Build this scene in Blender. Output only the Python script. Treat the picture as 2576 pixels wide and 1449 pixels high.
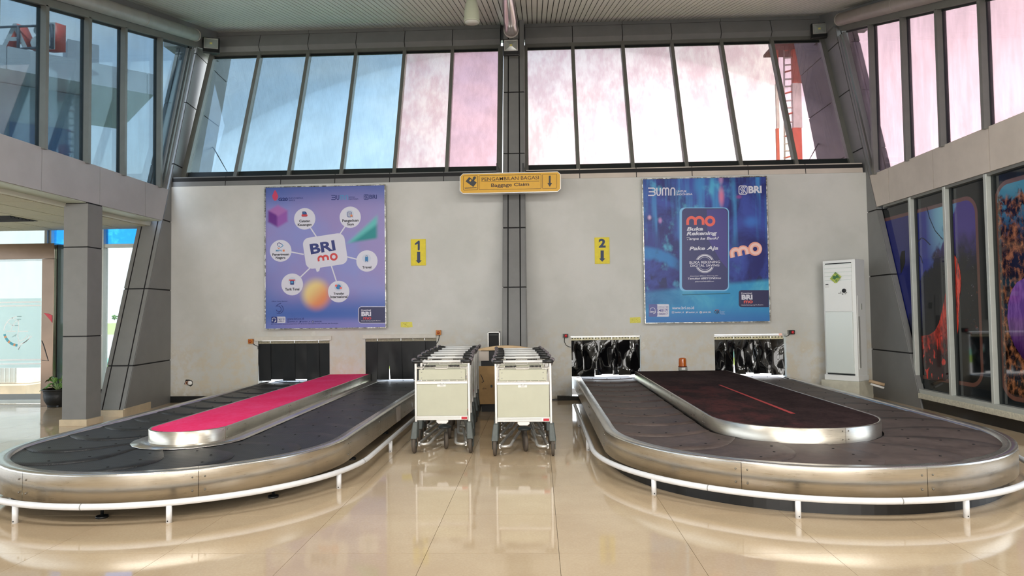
import bpy, bmesh, math, random
from mathutils import Vector, Matrix
random.seed(7)
for o in list(bpy.data.objects): bpy.data.objects.remove(o)
SC = bpy.context.scene; COL = SC.collection
PI = math.pi
# ------------------------------------------------------------------ camera
FPX, PITCH, YAW, ROLL, EYE = 1731.687, 0.036435, -0.036888, -0.013584, 1.55
_f = Vector((math.sin(YAW)*math.cos(PITCH), math.cos(YAW)*math.cos(PITCH), math.sin(PITCH)))
_r0 = Vector((math.cos(YAW), -math.sin(YAW), 0)); _u0 = _r0.cross(_f)
_r = math.cos(ROLL)*_r0 + math.sin(ROLL)*_u0; _u = -math.sin(ROLL)*_r0 + math.cos(ROLL)*_u0
cd = bpy.data.cameras.new('camera'); cam = bpy.data.objects.new('camera', cd); COL.objects.link(cam)
cd.sensor_width = 36; cd.sensor_fit = 'HORIZONTAL'; cd.lens = FPX/2576*36; cd.clip_end = 900
cam.matrix_world = Matrix(((_r.x,_u.x,-_f.x,0),(_r.y,_u.y,-_f.y,0),(_r.z,_u.z,-_f.z,EYE),(0,0,0,1)))
SC.camera = cam
# ------------------------------------------------------------------ world, light, exposure
SC.view_settings.view_transform = 'Standard'; SC.view_settings.look = 'None'
SC.view_settings.gamma = 1; SC.view_settings.use_curve_mapping = False
SC.view_settings.exposure = 1.4
SC.cycles.max_bounces = 8; SC.cycles.diffuse_bounces = 4; SC.cycles.glossy_bounces = 4
SC.cycles.transparent_max_bounces = 16; SC.cycles.transmission_bounces = 4
SC.cycles.caustics_reflective = False; SC.cycles.caustics_refractive = False
SC.cycles.sample_clamp_indirect = 6.0

def s2l(v):
    v /= 255.0
    return v/12.92 if v <= .04045 else ((v+.055)/1.055)**2.4
def rgb(r, g, b): return (s2l(r), s2l(g), s2l(b), 1)

class V:                                   # tiny wrapper: node sockets with arithmetic
    def __init__(s, nt, sock): s.nt, s.s = nt, sock
    def _m(s, op, *a, clamp=False):
        n = s.nt.nodes.new('ShaderNodeMath'); n.operation = op; n.use_clamp = clamp
        for i, x in enumerate((s,)+a):
            if isinstance(x, V): s.nt.links.new(x.s, n.inputs[i])
            else: n.inputs[i].default_value = x
        return V(s.nt, n.outputs[0])
    def __add__(s, o): return s._m('ADD', o)
    def __radd__(s, o): return s._m('ADD', o)
    def __sub__(s, o): return s._m('SUBTRACT', o)
    def __rsub__(s, o): return (s*-1)._m('ADD', o)
    def __mul__(s, o): return s._m('MULTIPLY', o)
    def __rmul__(s, o): return s._m('MULTIPLY', o)
    def __truediv__(s, o): return s._m('DIVIDE', o)
    def pw(s, o): return s._m('POWER', o)
    def mx(s, o): return s._m('MAXIMUM', o)
    def mn(s, o): return s._m('MINIMUM', o)
    def ab(s): return s._m('ABSOLUTE')
    def sqrt(s): return s._m('SQRT')
    def sin(s): return s._m('SINE')
    def cl(s): return s._m('ADD', 0.0, clamp=True)
    def ss(s, a, b):                       # smoothstep
        n = s.nt.nodes.new('ShaderNodeMapRange'); n.interpolation_type = 'SMOOTHSTEP'
        s.nt.links.new(s.s, n.inputs[0]); n.inputs[1].default_value = a; n.inputs[2].default_value = b
        if a > b:
            n.inputs[1].default_value = b; n.inputs[2].default_value = a
            n.inputs[3].default_value = 1; n.inputs[4].default_value = 0
        return V(s.nt, n.outputs[0])
class NT:
    def __init__(s, nt): s.nt = nt
    def new(s, t): return s.nt.nodes.new(t)
    def xyz(s, sock):
        n = s.new('ShaderNodeSeparateXYZ'); s.nt.links.new(sock, n.inputs[0])
        return [V(s.nt, o) for o in n.outputs]
    def uv(s): 
        n = s.new('ShaderNodeTexCoord'); return n.outputs['UV']
    def obj(s):
        n = s.new('ShaderNodeTexCoord'); return n.outputs['Object']
    def pos(s):
        n = s.new('ShaderNodeNewGeometry'); return n.outputs['Position']
    def scale(s, sock, x, y, z):
        n = s.new('ShaderNodeMapping'); s.nt.links.new(sock, n.inputs[0]); n.inputs['Scale'].default_value = (x, y, z)
        return n.outputs[0]
    def noise(s, sock, sc=5, det=4, rough=.55, dist=0):
        n = s.new('ShaderNodeTexNoise'); s.nt.links.new(sock, n.inputs['Vector'])
        n.inputs['Scale'].default_value = sc; n.inputs['Detail'].default_value = det
        n.inputs['Roughness'].default_value = rough; n.inputs['Distortion'].default_value = dist
        return V(s.nt, n.outputs[0])
    def vor(s, sock, sc=5, feat='F1'):
        n = s.new('ShaderNodeTexVoronoi'); n.feature = feat; s.nt.links.new(sock, n.inputs['Vector']); n.inputs['Scale'].default_value = sc
        return V(s.nt, n.outputs[0])
    def mix(s, a, b, f):
        n = s.new('ShaderNodeMix'); n.data_type = 'RGBA'
        for i, x in ((6, a), (7, b)):
            if isinstance(x, (tuple, list)): n.inputs[i].default_value = x if len(x) == 4 else (*x, 1)
            else: s.nt.links.new(x, n.inputs[i])
        if isinstance(f, V): s.nt.links.new(f.s, n.inputs[0])
        else: n.inputs[0].default_value = f
        return n.outputs[2]
    def bump(s, h, st=.3, dist=.01):
        n = s.new('ShaderNodeBump'); n.inputs['Strength'].default_value = st; n.inputs['Distance'].default_value = dist
        s.nt.links.new(h.s, n.inputs['Height']); return n.outputs[0]

# sky: pale haze at the horizon, blue above, soft clouds, brighter toward the hidden sun (ahead right)
w = bpy.data.worlds.new('World'); SC.world = w; w.use_nodes = True
T = NT(w.node_tree); bg = w.node_tree.nodes['Background']
tc = T.new('ShaderNodeTexCoord').outputs['Generated']
dx, dy, dz = T.xyz(tc)
SUN = Vector((0.52, 0.76, 0.40)).normalized()
dot = (dx*SUN.x + dy*SUN.y + dz*SUN.z).mx(0.0)
cl = T.noise(T.scale(tc, 1, 1, 2.2), 3.2, 5, .55).ss(.42, .66)
sky = T.mix((.86, .95, 1.0, 1), (.40, .63, .98, 1), dz.ss(0.0, .55))
sky = T.mix(sky, (.95, .97, 1.0, 1), cl*.62)
sky = T.mix(sky, (1, .985, .95, 1), dot.pw(5.0)*.8)
w.node_tree.links.new(sky, bg.inputs[0])
stg = 1.0 + dot.pw(7.0)*.9 + dz.ss(.40, .20)*dot.pw(4.0)*1.3
w.node_tree.links.new(stg.s, bg.inputs[1])

sl = bpy.data.lights.new('sun', 'SUN'); sl.energy = 4.5; sl.angle = .02; sl.color = (1, .96, .90)
so = bpy.data.objects.new('sun', sl); COL.objects.link(so)
so.rotation_euler = Vector((.12, -.45, .90)).to_track_quat('Z', 'Y').to_euler()      # high sun behind the hall
def area(name, loc, rot, sx, sy, power, col=(1, 1, 1)):
    l = bpy.data.lights.new(name, 'AREA'); l.shape = 'RECTANGLE'; l.size = sx; l.size_y = sy
    l.energy = power; l.color = col
    o = bpy.data.objects.new(name, l); COL.objects.link(o); o.location = loc; o.rotation_euler = rot
    return o
# daylight through the tall entrance windows behind the camera, plus added fill lamps out of view
for i, x in enumerate((-5.0, -2.5, 0.0, 2.5, 5.0)):
    area('rear_window_daylight', (x, -5.6, 1.75), (PI/2, 0, 0), 1.9, 3.3, 62, (1, .985, .96))
for x in (-3.9, 0.0, 3.9):
    area('added_hall_fill', (x, -1.5, 4.1), (0, 0, 0), 1.2, 1.2, 40, (1, .97, .92))  # unseen overhead lamp added to lift the near hall
    area('added_wall_fill', (x, 3.9, 4.12), (math.radians(58), 0, 0), 1.6, .5, 26, (1, .985, .96))  # added out of view, aimed forward to brighten the back wall

# ------------------------------------------------------------------ pixel -> world on a known plane (2576x1449 frame)
def ray(x, y): return ((x-1288)/FPX)*_r - ((y-724.5)/FPX)*_u + _f
def onY(x, y, Y): d = ray(x, y); t = Y/d.y; return Vector((d.x*t, Y, EYE+d.z*t))
def onX(x, y, X): d = ray(x, y); t = X/d.x; return Vector((X, d.y*t, EYE+d.z*t))
def onZ(x, y, Z): d = ray(x, y); t = (Z-EYE)/d.z; return Vector((d.x*t, d.y*t, Z))

# ------------------------------------------------------------------ materials
MATS = {}
def base(name):
    m = bpy.data.materials.new(name); m.use_nodes = True
    return m, NT(m.node_tree), m.node_tree.nodes['Principled BSDF']
def setc(T, sock, c):
    if isinstance(c, (tuple, list)): sock.default_value = c if len(c) == 4 else (*c, 1)
    elif isinstance(c, V): T.nt.links.new(c.s, sock)
    else: T.nt.links.new(c, sock)
def mat(name, c, rough=.5, metal=0, spec=.5, var=0, vs=6, bump=0, bs=60, coat=0, alpha=None, trans=0, emit=None):
    if name in MATS: return MATS[name]
    m, T, b = base(name)
    col = c
    if var:
        n = T.noise(T.obj(), vs, 5, .6)
        dk = tuple(x*(1-var) for x in c[:3])+(1,); lt = tuple(min(1, x*(1+var)) for x in c[:3])+(1,)
        col = T.mix(dk, lt, n.ss(.3, .7))
    setc(T, b.inputs['Base Color'], col)
    b.inputs['Roughness'].default_value = rough; b.inputs['Metallic'].default_value = metal
    b.inputs['Specular IOR Level'].default_value = spec
    if coat: b.inputs['Coat Weight'].default_value = coat; b.inputs['Coat Roughness'].default_value = .06
    if trans: b.inputs['Transmission Weight'].default_value = trans
    if bump: T.nt.links.new(T.bump(T.noise(T.obj(), bs, 3), bump, .004), b.inputs['Normal'])
    if emit: b.inputs['Emission Color'].default_value = emit; b.inputs['Emission Strength'].default_value = 1
    MATS[name] = m; return m

# ------------------------------------------------------------------ mesh builder
class MB:
    def __init__(s): s.bm = bmesh.new(); s.uvl = None
    def quad(s, *p):
        vs = [s.bm.verts.new(q) for q in p]; return s.bm.faces.new(vs)
    def poly(s, pts, th=0, d=(0, 1, 0)):            # flat polygon, optionally extruded by th along d
        vs = [s.bm.verts.new(p) for p in pts]; f = s.bm.faces.new(vs)
        if th:
            d = Vector(d)*th
            v2 = [s.bm.verts.new(Vector(p)+d) for p in pts]; s.bm.faces.new(v2[::-1])
            for i in range(len(vs)):
                j = (i+1) % len(vs); s.bm.faces.new((vs[j], vs[i], v2[i], v2[j]))
        return s
    def box(s, x0, x1, y0, y1, z0, z1, bev=0, M=None):
        c = [Vector((x, y, z)) for x in (x0, x1) for y in (y0, y1) for z in (z0, z1)]
        if M is not None: c = [M @ p for p in c]
        v = [s.bm.verts.new(p) for p in c]
        fs = [s.bm.faces.new([v[i] for i in q]) for q in ((0,1,3,2),(4,6,7,5),(0,4,5,1),(2,3,7,6),(0,2,6,4),(1,5,7,3))]
        if bev:
            es = list({e for f in fs for e in f.edges})
            bmesh.ops.bevel(s.bm, geom=es, offset=bev, segments=2, affect='EDGES', profile=.5)
        return s
    def hexa(s, c, bev=0):                           # 8 corners, x fastest last: order as box()
        v = [s.bm.verts.new(p) for p in c]
        fs = [s.bm.faces.new([v[i] for i in q]) for q in ((0,1,3,2),(4,6,7,5),(0,4,5,1),(2,3,7,6),(0,2,6,4),(1,5,7,3))]
        if bev: bmesh.ops.bevel(s.bm, geom=list({e for f in fs for e in f.edges}), offset=bev, segments=1, affect='EDGES')
        return s
    def tube(s, pts, r, n=10, cap=True, closed=False):
        pts = [Vector(p) for p in pts]; rs = r if isinstance(r, (list, tuple)) else [r]*len(pts)
        rings = []; up = None
        for i, p in enumerate(pts):
            a = pts[i-1] if i > 0 else (pts[-1] if closed else p); b = pts[i+1] if i < len(pts)-1 else (pts[0] if closed else p)
            t = (b-a).normalized()
            if up is None:
                up = Vector((0, 0, 1)) if abs(t.z) < .9 else Vector((1, 0, 0))
            n1 = t.cross(up)
            if n1.length < 1e-4: n1 = t.cross(Vector((.3, 1, .2)))
            n1.normalize(); n2 = n1.cross(t); up = n2
            rings.append([s.bm.verts.new(p+rs[i]*(math.cos(2*PI*k/n)*n1+math.sin(2*PI*k/n)*n2)) for k in range(n)])
        m = len(rings)
        for i in range(m if closed else m-1):
            A, B = rings[i], rings[(i+1) % m]
            for k in range(n):
                f = s.bm.faces.new((A[k], A[(k+1) % n], B[(k+1) % n], B[k])); f.smooth = True
        if cap and not closed:
            s.bm.faces.new(rings[0][::-1]); s.bm.faces.new(rings[-1])
        return s
    def cyl(s, p0, p1, r, n=16, r1=None): return s.tube([p0, p1], [r, r if r1 is None else r1], n)
    def lathe(s, prof, c=(0, 0, 0), n=24, M=None):   # prof (r,z) around z
        c = Vector(c); rings = []
        for r, z in prof:
            ring = []
            for k in range(n):
                p = Vector((r*math.cos(2*PI*k/n), r*math.sin(2*PI*k/n), z))
                if M is not None: p = M @ p
                ring.append(s.bm.verts.new(c+p))
            rings.append(ring)
        for A, B in zip(rings, rings[1:]):
            for k in range(n):
                f = s.bm.faces.new((A[k], A[(k+1) % n], B[(k+1) % n], B[k])); f.smooth = True
        if prof[0][0] > 1e-6: s.bm.faces.new(rings[0][::-1])
        if prof[-1][0] > 1e-6: s.bm.faces.new(rings[-1])
        return s
    def grid(s, fn, nu, nv, smooth=True, uv=False):  # fn(u,v)->point
        g = [[s.bm.verts.new(fn(i/nu, j/nv)) for j in range(nv+1)] for i in range(nu+1)]
        if uv and s.uvl is None: s.uvl = s.bm.loops.layers.uv.new('UVMap')
        for i in range(nu):
            for j in range(nv):
                f = s.bm.faces.new((g[i][j], g[i+1][j], g[i+1][j+1], g[i][j+1])); f.smooth = smooth
                if uv:
                    for l, (a, b) in zip(f.loops, ((i, j), (i+1, j), (i+1, j+1), (i, j+1))): l[s.uvl].uv = (a/nu, b/nv)
        return s
    def sphere(s, c, r, n=12, sx=1, sy=1, sz=1):
        prof = [(max(r*math.sin(PI*i/8), 0), -r*math.cos(PI*i/8)) for i in range(9)]
        return s.lathe(prof, c, n, Matrix.Diagonal((sx, sy, sz)))
OFF = {}
def obj(name, mb, m, parent=None, local=False, kind=None, label=None, fix=True):
    me = bpy.data.meshes.new(name)
    if isinstance(mb, MB):
        bmesh.ops.remove_doubles(mb.bm, verts=mb.bm.verts, dist=1e-6)
        if fix: bmesh.ops.recalc_face_normals(mb.bm, faces=mb.bm.faces)
        if parent is not None and not local:
            o3 = OFF.get(parent.name)
            if o3 is not None: bmesh.ops.translate(mb.bm, verts=mb.bm.verts, vec=-o3)
        mb.bm.to_mesh(me); mb.bm.free()
    else: me = mb
    if m is not None and len(me.materials) == 0: me.materials.append(m)
    o = bpy.data.objects.new(name, me); COL.objects.link(o)
    if parent is not None:
        o.parent = parent
        if not local and parent.name in OFF: OFF[o.name] = OFF[parent.name]
    if kind: o['kind'] = kind
    if label: o['label'] = label
    return o
def thing(name, label, cat, loc=(0, 0, 0), group=None, kind=None):
    o = bpy.data.objects.new(name, None); COL.objects.link(o); o.location = loc; o.empty_display_size = .1
    OFF[o.name] = Vector(loc)
    if label: o['label'] = label; o['category'] = cat
    if group: o['group'] = group
    if kind: o['kind'] = kind
    return o
def tag(o, label, cat, group=None):
    o['label'] = label; o['category'] = cat
    if group: o['group'] = group
    return o
def struct(name, mb=None, m=None):
    if mb is None: return thing(name, None, None, kind='structure')
    return obj(name, mb, m, kind='structure')
def dup(root, loc, label, group=None, rz=0):
    r = root.copy(); COL.objects.link(r); r.location = loc; r.rotation_euler = (0, 0, rz); r['label'] = label
    if group: r['group'] = group
    for ch in list(root.children):
        c = ch.copy(); COL.objects.link(c); c.parent = r
        for g in ch.children:
            d = g.copy(); COL.objects.link(d); d.parent = c
    return r
# flat lettering as real thin geometry, fitted to an ink box measured in frame pixels on a plane
def text_mesh(body, bold=0, shear=0, ext=.0):
    cu = bpy.data.curves.new('t', 'FONT'); cu.body = body; cu.size = 1; cu.offset = bold; cu.shear = shear; cu.extrude = ext
    cu.resolution_u = 3
    o = bpy.data.objects.new('t', cu); COL.objects.link(o)
    dg = bpy.context.evaluated_depsgraph_get()
    me = bpy.data.meshes.new_from_object(o.evaluated_get(dg))
    bpy.data.objects.remove(o); bpy.data.curves.remove(cu); return me
def lettering(body, box, Y, m, parent, bold=.02, shear=0, rot=0, th=.0012, name='lettering'):
    x0, y0, x1, y1 = box; xm, ym = (x0+x1)/2, (y0+y1)/2
    c = onY(xm, ym, Y); wd = (onY(x1, ym, Y)-onY(x0, ym, Y)).length; hg = (onY(xm, y0, Y)-onY(xm, y1, Y)).length
    me = text_mesh(body, bold, shear); co = [v.co for v in me.vertices]
    ax, bx = min(p.x for p in co), max(p.x for p in co); ay, by = min(p.y for p in co), max(p.y for p in co)
    cr, sr = math.cos(rot), math.sin(rot); o3 = OFF.get(parent.name, Vector())
    for v in me.vertices:
        u = ((v.co.x-ax)/(bx-ax)-.5)*wd; q = ((v.co.y-ay)/(by-ay)-.5)*hg
        v.co = Vector((c.x+u*cr-q*sr, Y, c.z+u*sr+q*cr))-o3
    me.materials.append(m)
    o = bpy.data.objects.new(name, me); COL.objects.link(o); o.parent = parent; return o
def disc(px, py, r, Y, th=.001, n=32):
    c = onY(px, py, Y); R = r*Y/FPX*1.0
    mb = MB(); mb.poly([(c.x+R*math.cos(2*PI*k/n), Y, c.z+R*math.sin(2*PI*k/n)) for k in range(n)], th); return mb
def pxpoly(pts, Y, th=.001):
    mb = MB(); mb.poly([onY(x, y, Y) for x, y in pts], th); return mb
def rrect(x0, y0, x1, y1, r, n=5, rot=0):
    cx, cy = (x0+x1)/2, (y0+y1)/2; out = []
    for (sx, sy, a0) in ((x1-r, y1-r, 0), (x0+r, y1-r, 90), (x0+r, y0+r, 180), (x1-r, y0+r, 270)):
        for k in range(n+1):
            a = math.radians(a0+90*k/n); out.append((sx+r*math.cos(a), sy+r*math.sin(a)))
    c, s = math.cos(rot), math.sin(rot)
    return [(cx+(x-cx)*c+(y-cy)*s, cy-(x-cx)*s+(y-cy)*c) for x, y in out]
def stroke(mb, pts, wpx, Y, th=.001, closed=False):
    P = [onY(x, y, Y) for x, y in pts]; h = wpx*Y/FPX/2
    n = len(P); L, Rr = [], []
    for i in range(n):
        a = P[(i-1) % n] if (i > 0 or closed) else P[i]; b = P[(i+1) % n] if (i < n-1 or closed) else P[i]
        t = (b-a); t = Vector((t.x, 0, t.z)).normalized(); q = Vector((-t.z, 0, t.x))*h
        L.append(P[i]+q); Rr.append(P[i]-q)
    for i in range(n if closed else n-1):
        j = (i+1) % n; mb.poly([L[i], L[j], Rr[j], Rr[i]], th)
    return mb
def arc(cx, cy, r, a0, a1, n=16): return [(cx+r*math.cos(math.radians(a0+(a1-a0)*k/n)), cy-r*math.sin(math.radians(a0+(a1-a0)*k/n))) for k in range(n+1)]
# ------------------------------------------------------------------ shared materials
M_clad = mat('grey_cladding', rgb(128, 128, 127), .42, 0, .4, .05, 3)
M_clad_lt = mat('light_cladding', rgb(208, 197, 186), .5, 0, .35, .06, 2)
M_clad_b = mat('pale_grey_cladding', rgb(178, 177, 180), .45, 0, .4, .05, 2)
M_joint = mat('black_joint', rgb(14, 14, 16), .7)
M_dark = mat('dark_void', rgb(18, 19, 21), .8)
M_alu = mat('grey_aluminium', rgb(128, 128, 122), .38, .35, .5, .05, 4)
M_alu_dk = mat('dark_gasket', rgb(30, 36, 36), .5)
M_alu_lt = mat('pale_aluminium', rgb(196, 200, 194), .35, .15, .5, .04, 6)
M_white = mat('white_paint', rgb(226, 226, 224), .32, 0, .5, .05, 9)
M_black = mat('black_plastic', rgb(20, 21, 22), .42)
M_stone = mat('beige_skirting_stone', rgb(205, 188, 160), .3, 0, .5, .08, 7)
M_chrome = mat('polished_steel', rgb(205, 203, 200), .12, 1)
def brushed(name, c, rough, sx, sy, sz):
    m, T, b = base(name)
    n = T.noise(T.scale(T.obj(), sx, sy, sz), 6, 4, .6)
    big = T.noise(T.obj(), 2.2, 4, .6)
    dk = tuple(x*.72 for x in c[:3])+(1,)
    setc(T, b.inputs['Base Color'], T.mix(dk, c, (n*.5+big*.7).ss(.3, .75)))
    b.inputs['Metallic'].default_value = 1
    setc(T, b.inputs['Roughness'], n*.16+(rough-.06)+big*.08)
    T.nt.links.new(T.bump(n, .05, .002), b.inputs['Normal'])
    return m
M_steel = brushed('brushed_stainless', rgb(222, 216, 205), .24, 1.2, 1.2, 26)
M_rim = mat('stainless_rim', rgb(208, 206, 202), .24, .9, .5, .12, 3)

# ------------------------------------------------------------------ floor: polished porcelain tiles with thin joints
def floor_mat():
    m, T, b = base('polished_porcelain')
    oi = T.new('ShaderNodeObjectInfo').outputs['Random']; rv = V(T.nt, oi)
    p = T.pos()
    n = T.noise(p, 1.1, 5, .6); f = T.noise(p, 60, 3, .6)
    c = T.mix(rgb(200, 176, 145), rgb(218, 197, 166), (n*.7+f*.35).ss(.35, .75))
    c = T.mix(c, rgb(192, 170, 140), rv*.22)
    setc(T, b.inputs['Base Color'], c)
    setc(T, b.inputs['Roughness'], n*.05+.035); b.inputs['Specular IOR Level'].default_value = .62
    return m
M_floor = floor_mat()
fl = struct('floor', MB().box(-14, 8, -7, 14.2, -.20, -.012), mat('grout', rgb(120, 104, 84), .8))
TX, TY = .860, .857
tile_me = {}
for ix in range(-16, 8):
    for iy in range(-1, 13):
        x0, y0 = .114+ix*TX, 2.785+iy*TY
        if y0+TY > 13.1 or (y0 < 3 and abs(x0) > 3): continue
        if 'm' not in tile_me:
            t = obj('floor_tile', MB().box(.0014, TX-.0014, .0014, TY-.0014, -.012, 0), M_floor, fl, local=True); tile_me['m'] = t.data
        else: t = obj('floor_tile', tile_me['m'], None, fl, local=True)
        t.location = (x0, y0, 0)

# ------------------------------------------------------------------ back wall with four baggage openings
D = 12.4
def plaster():
    m, T, b = base('painted_plaster')
    p = T.pos(); x, y, z = T.xyz(p)
    n = T.noise(p, .8, 5, .6); f = T.noise(p, 5, 5, .65); g = T.noise(p, 34, 3, .6)
    c = T.mix(rgb(202, 202, 197), rgb(213, 212, 208), n.ss(.35, .65))
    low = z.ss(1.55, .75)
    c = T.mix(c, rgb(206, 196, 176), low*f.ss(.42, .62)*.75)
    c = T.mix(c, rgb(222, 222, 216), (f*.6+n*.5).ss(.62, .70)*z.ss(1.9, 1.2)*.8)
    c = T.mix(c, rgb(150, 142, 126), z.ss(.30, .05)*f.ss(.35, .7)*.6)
    setc(T, b.inputs['Base Color'], c); b.inputs['Roughness'].default_value = .62
    b.inputs['Specular IOR Level'].default_value = .3
    T.nt.links.new(T.bump(g*.4+f*.6, .22, .01), b.inputs['Normal'])
    return m
M_wall = plaster()
XL, XR, ZT = -6.86, 5.98, onY(1300, 452, D).z
opens = []
for (x0, y0, x1, y1) in ((649, 856, 829, 0), (919, 853, 1098, 0), (1437, 846, 1611, 0), (1797, 842, 1977, 0)):
    a = onY(x0, y0, D); b_ = onY(x1, y0-3, D); opens.append((a.x, b_.x, (a.z+b_.z)/2))
mb = MB(); xs = XL
for a, b_, zt in opens:
    mb.box(xs, a, D, D+.2, 0, ZT); mb.box(a, b_, D, D+.2, zt, ZT); xs = b_
mb.box(xs, XR, D, D+.2, 0, ZT)
wall = struct('wall_back', mb, M_wall)
mb = MB(); bb = [(XL+.02, opens[0][0]), (opens[1][1], -.6), (-.18, opens[2][0]), (opens[3][1], XR)]
for a, b_ in bb: mb.box(a, b_, D-.012, D-.0005, 0, .115)
struct('baseboard_back', MB().box(bb[0][0], bb[0][1], D-.012, D-.0005, 0, .115), M_black)
# chipped plaster curb along the right part of the wall foot
struct('baseboard_right', MB().box(5.2, 5.96, D-.02, D-.0005, 0, .05), M_stone)

# ------------------------------------------------------------------ slanted clad columns
LEAN = .342
def leaning(x0, x1, yf, yb, z0, z1, xb0=None, xb1=None, lean=LEAN):      # corner list for a slab leaning back
    xb0 = x0 if xb0 is None else xb0; xb1 = x1 if xb1 is None else xb1
    c = []
    for xx in (0, 1):
        for yy in (0, 1):
            for z in (z0, z1):
                X = (x0, x1)[xx] if yy == 0 else (xb0, xb1)[xx]
                c.append(Vector((X, (yf if yy == 0 else yb)+lean*z, z)))
    return c
def slanted_column(label, x0, x1, yf, depth, joints, seam, side, lean, xb=(None, None), ztop=7.9, shear=0):
    def fin(mb):
        for v in mb.bm.verts: v.co.x -= shear*(v.co.y-yf)
        return mb
    t = thing('column', label, 'column', ((x0+x1)/2, yf, 0))
    e = .006
    mb = MB(); b0 = None if xb[0] is None else xb[0]; 
    mb.hexa(leaning(x0+e, x1-e, yf+e, yf+depth, 0, ztop, (xb[0] if xb[0] is not None else x0)+e, (xb[1] if xb[1] is not None else x1)-e, lean))
    obj('core', fin(mb), M_joint, t)
    zs = [.0]+list(joints)+[ztop]
    xs_ = [x0, x0+seam, x1-seam, x1]; g = .011
    for za, zb in zip(zs, zs[1:]):
        za2, zb2 = za+(g if za > 0 else 0), zb-g
        for i in range(3):
            a = xs_[i]+(g if i else 0); b_ = xs_[i+1]-(g if i < 2 else 0)
            obj('front_panel', fin(MB().hexa(leaning(a, b_, yf-.012, yf+.03, za2, zb2, lean=lean))), M_clad, t)
        for sx, do in ((x0, side in (-1, 0)), (x1, side in (1, 0))):
            if not do: continue
            xbk = sx if xb[0] is None else (xb[0] if sx == x0 else xb[1])
            o0, o1 = (sx-.012, sx+.02) if sx == x0 else (sx-.02, sx+.012)
            obj('side_panel', fin(MB().hexa(leaning(o0, o1, yf+.0, yf+depth, za2, zb2, o0+xbk-sx, o1+xbk-sx, lean))), M_clad, t)
    return t
JL = [onX(345, 919, -6.6).z, onX(392, 725, -6.6).z, onX(411, 549, -6.6).z+.02]
cl_ = slanted_column('grey slanted clad column at the left end of the white wall', -7.00, -6.57, 10.70, 1.75,
    [onX(340, 919, -6.61).z, onX(385, 727, -6.68).z, 3.31, 4.42, 5.75, 6.9], .075, 1, .413, shear=.1)
obj('base_skirting', MB().box(-7.03, -6.545, 10.66, 10.72, 0, .105), M_stone, cl_)
mb = MB().box(-6.575, -6.545, 10.72, 11.6, 0, .12)
for v in mb.bm.verts: v.co.x -= .1*(v.co.y-10.7)
obj('base_skirting', mb, M_stone, cl_)
slanted_column('grey slanted clad column in the middle, behind the baggage claim sign', -.585, -.205, 11.02, 1.6,
    [1.99, 3.05, 3.9, 4.48, 5.76], .085, 0, LEAN)
RXF = 5.885
cr_ = slanted_column('grey slanted clad column right of the white floor air conditioner', RXF, RXF+.40, 10.86, 1.9,
    [.83, 2.11, 3.25, 4.43, 5.63, 6.69], .09, -1, .372)
# ------------------------------------------------------------------ square clad column on the left
t = thing('column', 'straight square grey column standing left of the pink-topped carousel', 'column', (-6.75, 9.99, 0))
X0, X1, Y0, Y1 = -6.925, -6.565, 9.80, 10.14
zj = [onY(216, 846, 9.8).z, onY(216, 621, 9.8).z]
obj('core', MB().box(X0+.006, X1-.006, Y0+.006, Y1-.006, 0, 3.26), M_joint, t)
zs = [0]+zj+[3.25]
for za, zb in zip(zs, zs[1:]): obj('clad_panel', MB().box(X0, X1, Y0, Y1, za+.008, zb-.008, .004), M_clad, t)
obj('base_skirting', MB().box(X0-.025, X1+.025, Y0-.025, Y1+.025, 0, .095, .003), M_stone, t)

# ------------------------------------------------------------------ side beams of grey panels
def beam(name, xin, xout, z0, z1, ys, m, yend, lean_end, soffit):
    s = struct(name); sg = 1 if xout > xin else -1
    def yat(y, z): return y if y is not None else lean_end(z)
    obj('beam_core', MB().box(min(xin+sg*.02, xout), max(xin+sg*.02, xout), -6, yend-.3, z0+.01, z1-.01), M_joint, s)
    ys = list(ys)+[None]
    for a, b_ in zip(ys, ys[1:]):
        c = []
        for X in sorted((xin, xin+sg*.03)):
            for yy in (a, b_):
                for z in (z0, z1): c.append(Vector((X, (yat(yy, z)-(.007 if yy is not None else 0)) if yy is b_ else yy+.007, z)))
        obj('clad_panel', MB().hexa(c), m, s)
        e = b_ if b_ is not None else lean_end(z0)
        obj('soffit_panel', MB().box(min(xin+sg*.03, xout), max(xin+sg*.03, xout), a+.005, e-.005, z0-.012, z0), soffit, s)
    return s
M_soff = mat('pale_soffit', rgb(196, 206, 190), .5)
beam('trim_1', -6.57, -6.93, 3.262, 3.842, [-6, 2.75, 3.97, 5.19, 6.42, 7.64, 8.864, 10.083, 11.286], M_clad_b, 11.8, lambda z: 10.70+LEAN*z, M_soff)
beam('trim_2', 5.885, 6.38, 3.302, 3.888, [-6, 2.69, 3.97, 5.25, 6.53, 7.81, 9.09, 10.36, 11.65], M_clad_lt, 12.1, lambda z: 10.86+.372*z-.005, mat('dark_soffit', rgb(96, 100, 100), .5))

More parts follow.
